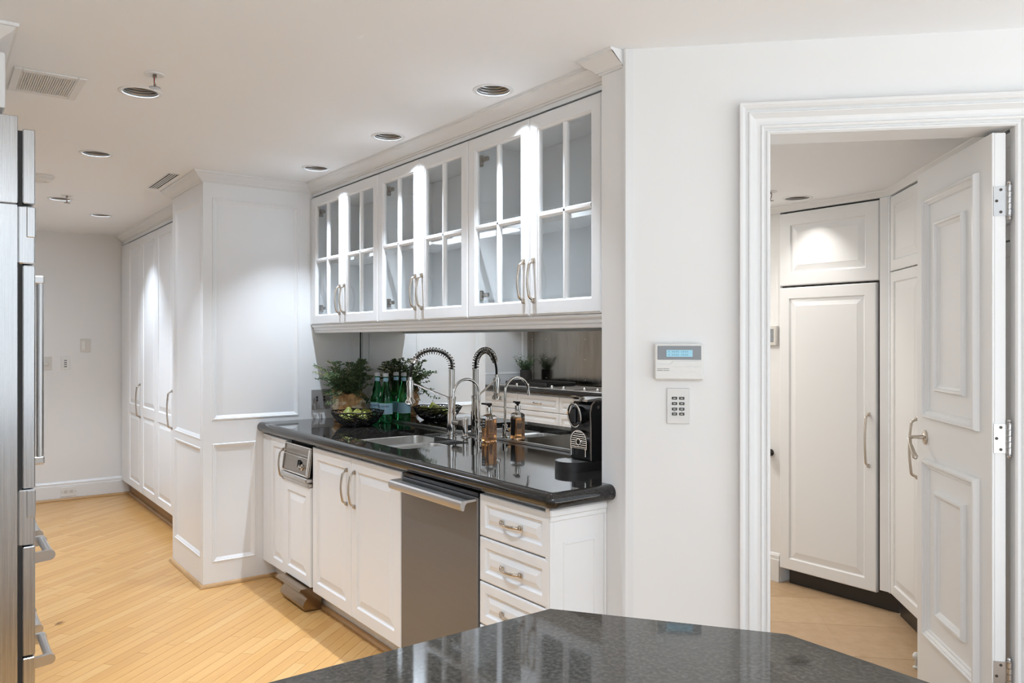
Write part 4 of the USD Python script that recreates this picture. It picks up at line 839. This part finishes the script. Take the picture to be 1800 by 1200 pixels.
m = prism(lid, -0.035, 0.045); m.vertices = m.vertices[:, [2, 0, 1]]; part(t, 'lid', m, 'stainless', 25)
part(t, 'lever', tube([(0.0, 0.01, 0.262), (0.0, -0.012, 0.264), (0.0, -0.030, 0.268), (0.0, -0.046, 0.270)], [0.010, 0.012, 0.013, 0.010], 12, flat=0.5), 'chrome', 40)
hoop = [(0.035 * math.cos(q), -0.032 - 0.006 * math.sin(q), 0.200 + 0.045 * math.sin(q)) for q in np.linspace(-np.pi * .5, np.pi * 1.5, 33)]
part(t, 'hoop', tube(hoop, 0.0042, 8, False), 'chrome', 40)
part(t, 'brew_head', cat(turn(cyl(0.033, 0.0, 0.034, 28, c=0.004), [1, 0, 0], 90).apply_translation([0, 0.002, 0.200]), box(-0.012, 0.012, -0.040, -0.030, 0.172, 0.228, 0.004)), 'black_plastic', 30)
vent = sg.Polygon([(-0.046, 0.074), (0.046, 0.074), (0.046, 0.104)] + [(0.046 * math.cos(q), 0.104 + 0.040 * math.sin(q)) for q in np.linspace(0, np.pi, 15)] + [(-0.046, 0.104)]).buffer(0)
def face(poly, y0, y1): m = prism(poly, -y1, -y0); m.apply_transform(trimesh.transformations.rotation_matrix(np.pi / 2, [1, 0, 0])); return m
gp = part(t, 'grille', cat(face(vent.difference(vent.buffer(-0.004)), -0.012, -0.002)), 'chrome', 25)
part(gp, 'grille_bars', cat([face(vent.buffer(-0.004).intersection(sg.box(-0.06, z, 0.06, z + 0.0035)).difference(sg.Point(0, 0.100).buffer(0.011)), -0.010, -0.003) for z in np.arange(0.080, 0.138, 0.0078)] + [face(sg.Point(0, 0.100).buffer(0.013).difference(sg.Point(0, 0.100).buffer(0.0095)), -0.013, -0.003)]), 'chrome', 25)
part(gp, 'spout', cat(box(-0.044, -0.036, -0.016, -0.001, 0.046, 0.078, 0.002), box(0.036, 0.044, -0.016, -0.001, 0.046, 0.078, 0.002)), 'chrome')

# ------------------------------------------------------------------ plates and panels on the walls
t = thing('outlet_plate', 'grey metal double switch plate above the counter beside the fern', 'switch plate', (XL, 1.889, 0.977), 90)
part(t, 'plate', box(0.0, 0.119, -0.0075, -0.0005, 0.0, 0.123, 0.002), 'plate_grey')
for dx in (0.034, 0.081):
    for dz in (0.057, 0.074): part(t, 'button', turn(cyl(0.0078, 0, 0.0025, 14, c=0.0008), [1, 0, 0], 90).apply_transform(trimesh.transformations.scale_and_translate([1, 1, 1], [dx, -0.0075, dz])), 'button_dark')
    for ddx in (-0.008, 0.008): part(t, 'pin_hole', turn(cyl(0.0012, 0, 0.0004, 8), [1, 0, 0], 90).apply_translation([dx + ddx, -0.0075, 0.046]), 'button_dark')
t = thing('alarm_keypad', 'white alarm control panel with a blue screen on the angled wall', 'alarm panel', (*cw(0.088, 0), 1.274), 45)
part(t, 'case', cat(box(0, 0.155, -0.024, -0.0006, 0, 0.116, 0.004)), 'plastic_white')
part(t, 'flap', cat(prism([(0.004, 0.004), (0.151, 0.004), (0.151, 0.060), (0.060, 0.060), (0.050, 0.050), (0.004, 0.050)], 0, 0.003).apply_transform(trimesh.transformations.rotation_matrix(np.pi / 2, [1, 0, 0])).apply_translation([0, -0.0243, 0]), box(0.060, 0.151, -0.0285, -0.0276, 0.042, 0.044), box(0.050, 0.0605, -0.0285, -0.0276, 0.032, 0.0335)), 'plastic_white')
part(t, 'speaker_slots', cat([box(0.008 + 0.020 * i, 0.0265 + 0.020 * i, -0.0280, -0.0272, z, z + 0.0028) for i in range(2) for z in (0.029, 0.0345)]), 'groove_grey')
b = part(t, 'screen_bezel', box(0.010, 0.147, -0.0262, -0.0243, 0.065, 0.109, 0.001), 'bezel_grey')
l = part(b, 'screen', box(0.038, 0.120, -0.0275, -0.0263, 0.074, 0.096), 'lcd')
part(l, 'screen_text', cat([box(0.044 + 0.0058 * i, 0.0475 + 0.0058 * i, -0.0278, -0.0276, z, z + 0.0045) for i in range(12) for z in (0.078, 0.088) if (i * 7 + int(z * 1000)) % 5]), 'lcd_text')
def keypad(t, x0, w, h, bx, bz, cols, bw=0.0125, bh=0.0055):
    part(t, 'plate', box(0, w, -0.006, -0.0006, 0, h, 0.0015), 'plate_silver' if cols == 2 else 'plastic_white')
    for z in bz:
        for x in bx:
            b = part(t, 'button', box(x - bw / 2, x + bw / 2, -0.0085, -0.0061, z - bh / 2, z + bh / 2, 0.0005), 'button_dark')
            part(b, 'lettering', box(x - bw * 0.24, x + bw * 0.24, -0.0089, -0.0086, z - bh * 0.13, z + bh * 0.13), 'button_text')
t = thing('lighting_keypad', 'silver lighting keypad with eight dark buttons below the alarm panel', 'switch plate', (*cw(0.128, 0), 1.131), 45)
keypad(t, 0, 0.072, 0.115, (0.0245, 0.0475), (0.032, 0.048, 0.0655, 0.0830), 2, 0.0165, 0.0085)
for x in (0.0245, 0.0475): part(t, 'pin_hole', box(x - 0.0012, x + 0.0012, -0.0064, -0.0061, 0.0395, 0.0415), 'button_dark')
t = thing('lighting_keypad', 'small white keypad with a column of buttons on the far end wall', 'switch plate', (-7.9, 0.938, 1.142), 90)
keypad(t, 0, 0.070, 0.118, (0.035,), (0.030, 0.048, 0.065, 0.083), 1, 0.018, 0.008)
t = thing('dimmer_switch', 'ivory rotary dimmer plate at the left of the far end wall', 'switch plate', (-7.9, 0.795, 1.144), 90)
part(t, 'plate', box(0, 0.074, -0.005, -0.0006, 0, 0.116, 0.0015), 'plastic_ivory'); part(t, 'knob', turn(cyl(0.017, 0.0, 0.016, 20, c=0.003), [1, 0, 0], 90).apply_translation([0.030, -0.005, 0.058]), 'plastic_ivory', 30)
t = thing('rocker_switch', 'white double rocker switch plate, the highest on the far end wall', 'switch plate', (-7.9, 1.088, 1.297), 90)
part(t, 'plate', box(0, 0.081, -0.005, -0.0006, 0, 0.119, 0.0015), 'plastic_ivory'); part(t, 'rocker', box(0.012, 0.039, -0.0085, -0.0051, 0.020, 0.099, 0.002), 'plastic_white'); part(t, 'rocker', box(0.042, 0.069, -0.0075, -0.0051, 0.020, 0.099, 0.002), 'plastic_ivory')
t = thing('wall_socket', 'white double socket set sideways in the far baseboard', 'socket', (-7.8795, 0.934, 0.034), 90)
part(t, 'plate', box(0, 0.124, -0.0055, -0.0006, 0, 0.080, 0.0015), 'plastic_white')
for x in (0.040, 0.082):
    r = part(t, 'receptacle', box(x - 0.0165, x + 0.0165, -0.0075, -0.0056, 0.025, 0.055, 0.002), 'plastic_ivory')
    part(r, 'slots', cat(box(x - 0.003, x + 0.005, -0.0079, -0.0076, 0.046, 0.048), box(x - 0.003, x + 0.005, -0.0079, -0.0076, 0.033, 0.035), box(x - 0.011, x - 0.007, -0.0079, -0.0076, 0.0385, 0.0425)), 'button_dark')
part(t, 'screw', cat([turn(cyl(0.003, 0, 0.0006, 8), [1, 0, 0], 90).apply_translation([x, -0.0056, 0.04]) for x in (0.010, 0.114)]), 'screw_dark')
t = thing('thermostat', 'small thermostat with a dark face on the pantry wall by the tall panel', 'thermostat', (-2.868, 3.9695, 1.370))
part(t, 'case', box(0, 0.118, -0.022, -0.0006, 0, 0.118, 0.004), 'plastic_ivory'); part(t, 'screen', box(0.010, 0.100, -0.0235, -0.0221, 0.022, 0.098, 0.0006), 'bezel_grey')
t = thing('coat_peg', 'round dark knob sticking out of the pantry wall below the thermostat', 'coat peg', (-2.800, 3.9695, 0.745))  # round dark knob; what it belongs to is not known
part(t, 'peg_head', turn(lathe([(0.020, 0.0005), (0.020, 0.006), (0.010, 0.010), (0.010, 0.028), (0.022, 0.034), (0.032, 0.044), (0.032, 0.056), (0.022, 0.066), (0.0005, 0.068)], 24), [1, 0, 0], 90), 'pot_dark', 30)

# ------------------------------------------------------------------ refrigerator (faces +y; built in a frame turned by 180 degrees, local x runs to -x, local -y to +y)
FX, FYB = -2.840, 0.222
t = thing('refrigerator', 'tall stainless steel refrigerator at the left edge with bar handles', 'refrigerator', (FX, FYB, 0), 180); FW = 0.92
part(t, 'side_panel', cat(box(0.0, 0.022, 0.0, 0.640, 0.02, 1.8175, 0.002), box(0.0, 0.022, 0.0, 0.640, 1.8205, 2.088, 0.002)), 'stainless_side')
part(t, 'body', box(0.023, FW, 0.004, 0.640, 0.02, 2.085), 'stainless')
part(t, 'gasket', box(0.004, FW - 0.002, -0.012, -0.0005, 0.06, 2.045), 'rubber_black')
part(t, 'grille', box(0.0, FW, -0.046, -0.0125, 1.822, 2.052, 0.003), 'stainless_side')
for z0_, z1_, nm in ((1.636, 1.815, 'upper'), (0.768, 0.940, 'lower')):
    h = part(t, 'hinge_cover', box(0.0, 0.10, -0.046, -0.0005, z0_, z1_, 0.004), 'stainless_side')
    part(h, 'hinge_cap', box(-0.0025, 0.05, -0.0472, -0.022, (z0_ + z1_) / 2 - 0.008 if nm == 'upper' else z0_ + 0.085, z1_ - 0.002, 0.003), 'stainless_side')
for q, (a, b) in enumerate(((0.0, 0.500), (0.504, FW))):
    d = part(t, 'door', box(a + (0.0 if q else 0.0), b, -0.046, -0.0125, 0.944, 1.632, 0.003), 'stainless_side')
    if q == 0: d0 = d
    part(t, 'door_filler', box(max(a, 0.102), b, -0.046, -0.0125, 0.768, 0.9425, 0.003), 'stainless')
    part(t, 'door_filler', box(max(a, 0.102), b, -0.046, -0.0125, 1.634, 1.8195, 0.003), 'stainless')
    hx = 0.490 if q == 0 else 0.56
    def barh(p0, p1, r=0.0125, off=0.112):
        return None
    if q == 0:
        y_ = -0.107
        part(d, 'handle', cat(cyl(0.0125, 0.975, 1.610, 16, (hx, y_)), *[box(hx - 0.014, hx + 0.014, y_ - 0.014, -0.0465, z - 0.016, z + 0.016, 0.006) for z in (0.965, 1.620)]), 'stainless', 30)
    for z0_, z1_, hz in ((0.427, 0.764, 0.690), (0.085, 0.421, 0.345)):
        dr = part(t, 'drawer', box(a, b, -0.046, -0.0125, z0_, z1_, 0.003), 'stainless_side')
        h0, h1 = (0.178, 0.405) if q == 0 else (0.515, 0.74); y_ = -0.103
        part(dr, 'handle', cat(turn(cyl(0.0135, h0, h1, 16), [0, 1, 0], 90).apply_translation([0, y_, hz]), *[prism(sg.LineString([(y_, hz), (-0.0465, hz - 0.006)]).buffer(0.0165, 8).intersection(sg.box(-0.2, 0, -0.0468, 3)), x, x + 0.018).apply_transform(np.array([[0, 0, 1, 0], [1, 0, 0, 0], [0, 1, 0, 0], [0, 0, 0, 1.0]])) for x in (h0 - 0.012, h1 - 0.006)]), 'stainless', 30)
part(t, 'plinth', box(0.01, FW, 0.03, 0.60, 0.001, 0.019), 'black_matte')
t = thing('fridge_cupboard', 'white cupboard with crown moulding above the refrigerator', 'cupboard', (FX, 0.160, 0), 180)
part(t, 'body', box(0.0005, 0.958, 0.0, 0.590, 2.105, CEIL - 0.001), 'cabinet_white')
for a in (0.003, 0.462):
    d = raised_door(t, a, a + 0.456, 2.108, 2.275, -0.0305, 0.030, 0.05)
t = None

# ------------------------------------------------------------------ opposite run, seen in the mirror (faces +y)
OX0, OX1, OY = -3.802, -7.140, -0.430
t = thing('cooktop_counter', 'black granite counter round the cooktop, seen in the mirror', 'countertop', (0, 0, 0))
on = [(0.026 * math.cos(a), TOP - 0.026 + 0.026 * math.sin(a)) for a in np.linspace(-np.pi / 2, np.pi / 2, 11)]
part(t, 'slab', cat(prism([(OX1 + 0.001, -1.085), (OX0, -1.085), (OX0, -0.426), (OX1 + 0.001, -0.426)], TOP - 0.052, TOP), sweep([(OX0, -0.426), (OX1 + 0.001, -0.426)], on)), 'granite', 40)
t = thing('cooktop_cabinet', 'long white drawer cabinet under the cooktop counter, seen in the mirror', 'cabinet', (OX0 - 0.002, OY, 0), 180); L = OX0 - OX1 - 0.012
part(t, 'body', box(0, L, 0.024, 0.64, 0.105, TOP - 0.053), 'cabinet_white')
part(t, 'plinth', box(0.001, L - 0.001, 0.08, 0.6, 0.001, 0.1045), 'cabinet_white')
nd = 5
for k in range(nd):
    a, b = L * k / nd + 0.002, L * (k + 1) / nd - 0.002
    for z0_, z1_ in ((0.700, 0.858), (0.405, 0.695), (0.11, 0.400)):
        d = raised_door(t, a, b, z0_, z1_, rail=0.04, name='drawer'); part(d, 'handle', move(pull(0.11, True, proj=0.026), (a + b) / 2, 0, (z0_ + z1_) / 2), 'nickel', 40)
t = thing('steel_splashback', 'brushed steel splashback with screw heads behind the cooktop, seen in the mirror', 'splashback', (OX0, -1.088, 0), 180); L = OX0 - OX1 - 0.001
part(t, 'sheet', cat(box(0, L - 0.115, 0.0, 0.010, TOP + 0.001, 1.72), box(L - 0.1135, L, -0.003, 0.010, TOP + 0.001, 1.72)), 'backsplash_steel')
part(t, 'screw', cat([turn(lathe([(0.0075, 0), (0.006, 0.003), (0.0005, 0.004)], 10), [1, 0, 0], 90).apply_translation([x, -0.0005, z]) for x in (0.25, 0.95, 1.65, 2.35, 3.00) for z in (0.985, 1.20, 1.415, 1.63)] + [turn(lathe([(0.0075, 0), (0.006, 0.003), (0.0005, 0.004)], 10), [1, 0, 0], 90).apply_translation([L - 0.09, -0.0035, 1.415])]), 'chrome', 40)
t = thing('wall_end_panel', 'white panelled end wall beside the cooktop, seen in the mirror', kind='structure')
b, fs = flat_panel_face(0.0, 0.78, 0.0, CEIL, [(0.065, 0.680, 1.02, 2.15), (0.065, 0.680, 0.15, 0.80)])
part(t, 'face_board', place(b, (-7.141, -1.099, 0), 90), 'cabinet_white')
for f in fs: part(t, 'panel', place(f, (-7.141, -1.099, 0), 90), 'cabinet_white')
part(t, 'core', box(-7.90, -7.156, -1.099, -0.320, 0, CEIL), 'cabinet_white')
t = thing('hood', 'white panelled hood casing above the cooktop outside the picture', 'cooker hood', (0, 0, 0))
part(t, 'casing', box(OX1 + 0.001, OX0, -1.098, -0.62, 1.722, CEIL - 0.0008), 'cabinet_white')
t = thing('cooktop', 'brushed steel modular cooktop with round knobs, seen in the mirror', 'cooktop', (0, 0, TOP + 0.0005))
mx = [-6.90, -6.17, -5.62, -5.12, -4.60]
for a, b in zip(mx[:-1], mx[1:]):
    mo = part(t, 'module', box(a + 0.002, b - 0.002, -1.000, -0.450, 0, 0.010, 0.003), 'sink_steel')
    part(mo, 'seam_rod', cat(box(b - 0.006, b - 0.001, -0.90, -0.47, 0.0102, 0.0135, 0.001)), 'griddle_black')
for x in (-6.55, -6.36, -5.98, -5.80, -5.50, -5.32, -5.0, -4.8):
    part(t, 'knob', lathe([(0.022, 0.0105), (0.022, 0.014), (0.017, 0.016), (0.0155, 0.034), (0.013, 0.037), (0.0005, 0.037)], 18, (x, -0.495, 0)), 'chrome', 30)
g = part(t, 'griddle', move(box(-0.34, 0.36, -0.20, 0.20, 0, 0.036, 0.006), -6.53, -0.775, 0.0105), 'griddle_black', label='black ridged griddle plate')
part(g, 'ridges', move(cat([box(x, x + 0.010, -0.18, 0.18, 0.0362, 0.043, 0.002) for x in np.arange(-0.31, 0.33, 0.024)]), -6.53, -0.775, 0.0105), 'griddle_black', kind='stuff')
t = thing('potted_herb', 'spiky little herb in a dark round pot on the far counter, seen in the mirror', 'potted plant', (-6.975, -0.935, ZT))
part(t, 'pot', lathe([(0.0005, 0), (0.058, 0), (0.066, 0.004), (0.066, 0.150), (0.062, 0.153), (0.058, 0.150), (0.058, 0.135), (0.0005, 0.135)], 28), 'pot_dark', 30)
hv, hf = [], []; rg = np.random.RandomState(11)
for i in range(70):
    az = rg.uniform(0, 2 * np.pi); le = rg.uniform(0.07, 0.20); lean = rg.uniform(0.1, 0.8); r0 = rg.uniform(0, 0.04)
    b0 = np.array([r0 * math.cos(az), r0 * math.sin(az), 0.134]); d = np.array([math.cos(az) * lean, math.sin(az) * lean, 1.0]); d /= np.linalg.norm(d)
    for q in np.linspace(0.15, 1, 9):
        c = b0 + d * le * q; n = rg.normal(0, 1, 3); n -= d * (n @ d); n /= np.linalg.norm(n); e = n * 0.7 + d * 0.7; w = np.cross(d, n)
        k = len(hv); hv += [c - w * 0.003, c + e * 0.014 - w * 0.0045, c + e * 0.030, c + e * 0.014 + w * 0.0045, c + w * 0.003]; hf += [(k, k + 1, k + 4), (k + 1, k + 3, k + 4), (k + 1, k + 2, k + 3)]
part(t, 'leaves', T(hv, hf), 'leaf_0', kind='stuff')

# ------------------------------------------------------------------ island in the foreground
ip = [(-1.094, -0.9), (-1.094, 0.897), (-0.766, 1.132), (-0.42, 1.132), (-0.10, 0.80), (-0.10, -0.9)]
isl = sg.Polygon(ip)
t = thing('kitchen_island', 'kitchen island in the foreground with a clipped-corner dark granite top', 'kitchen island', (0, 0, 0))
v3, f3 = [], []
part(t, 'granite_top', cat(prism(isl, TOP - 0.032, TOP - 0.003), prism(isl.buffer(-0.003, join_style=2), TOP - 0.003, TOP)), 'granite_island')
part(t, 'base', prism(isl.buffer(-0.05, join_style=2), 0.10, TOP - 0.0325), 'cabinet_white')
part(t, 'plinth', prism(isl.buffer(-0.11, join_style=2), 0.001, 0.0995), 'toe_black')

# ------------------------------------------------------------------ pantry
t = thing('panelled_fridge', 'white panelled built-in fridge with a cupboard above, in the pantry', 'built-in fridge', (-2.732, 3.950, 0)); L = 0.597
part(t, 'body', cat(box(0.004, L - 0.004, 0.028, 0.62, 0.115, 2.132)), 'black_matte')
part(t, 'side_gable', cat(box(-0.0015, 0.0035, 0.0245, 0.62, 0.095, 2.134), box(0.0, L, 0.003, 0.62, 2.137, PCEIL - 0.0006)), 'cabinet_white')
raised_door(t, 0.002, L - 0.003, 1.713, 2.128, 0, 0.0225, 0.070, name='cupboard_door')
d = raised_door(t, 0.002, L - 0.018, 0.092, 1.702, 0, 0.0265, 0.062, name='door')
part(d, 'handle', move(pull(0.27, proj=0.036, r=0.0062), L - 0.058, 0, 0.881), 'nickel', 40)
part(t, 'stile', box(L + 0.002, L + 0.046, 0.0, 0.05, 0.112, 2.136), 'cabinet_white')
t = thing('pantry_cupboard', 'tall white panelled cupboard set at an angle behind the open door', 'cupboard', (*K, 0), -45)
part(t, 'body', box(0.012, 1.50, 0.024, 0.50, 0.112, 2.133), 'cabinet_white')
part(t, 'fascia', box(0.002, 1.50, 0.006, 0.50, 2.1375, PCEIL - 0.0006), 'cabinet_white')
part(t, 'filler', box(0.001, 0.020, -0.001, 0.0235, 0.112, 2.132), 'cabinet_white')
for a, b in ((0.022, 0.455), (0.458, 0.905), (0.908, 1.46)):
    raised_door(t, a, b, 1.752, 2.130, 0, 0.0225, 0.052, name='cupboard_door')
    d = raised_door(t, a, b, 0.114, 1.748, 0, 0.0225, 0.052, name='door')
    if a < 0.1: part(d, 'handle', move(pull(0.27, proj=0.036, r=0.0062), b - 0.045, 0, 0.905), 'nickel', 40)
t = thing('door_stop', 'small white rubber door stop on the pantry floor by the door', 'door stop', (-1.672, 3.398, 0.0005), 0)
part(t, 'foot', lathe([(0.0005, 0), (0.016, 0), (0.016, 0.004), (0.007, 0.010), (0.006, 0.034), (0.0005, 0.034)], 16), 'plastic_ivory', 30)
part(t, 'bumper', lathe([(0.0005, 0.0345), (0.012, 0.036), (0.017, 0.045), (0.017, 0.054), (0.011, 0.064), (0.0005, 0.066)], 18), 'plastic_white', 30)
t = thing('leaf_scrap', 'tiny dry brown leaf scrap lying on the maple floor', 'leaf scrap', (-4.459, 0.524, 0.0004), 130)
part(t, 'curl', cat(tube([(-0.03, 0, 0.003), (-0.008, 0.004, 0.007), (0.014, 0.002, 0.005), (0.034, 0.008, 0.003)], [0.001, 0.004, 0.0035, 0.0006], 7, flat=0.5), tube([(-0.012, 0.004, 0.005), (0.004, -0.012, 0.006), (0.022, -0.016, 0.003)], [0.003, 0.003, 0.0005], 7, flat=0.5)), 'maple_dark', 40)
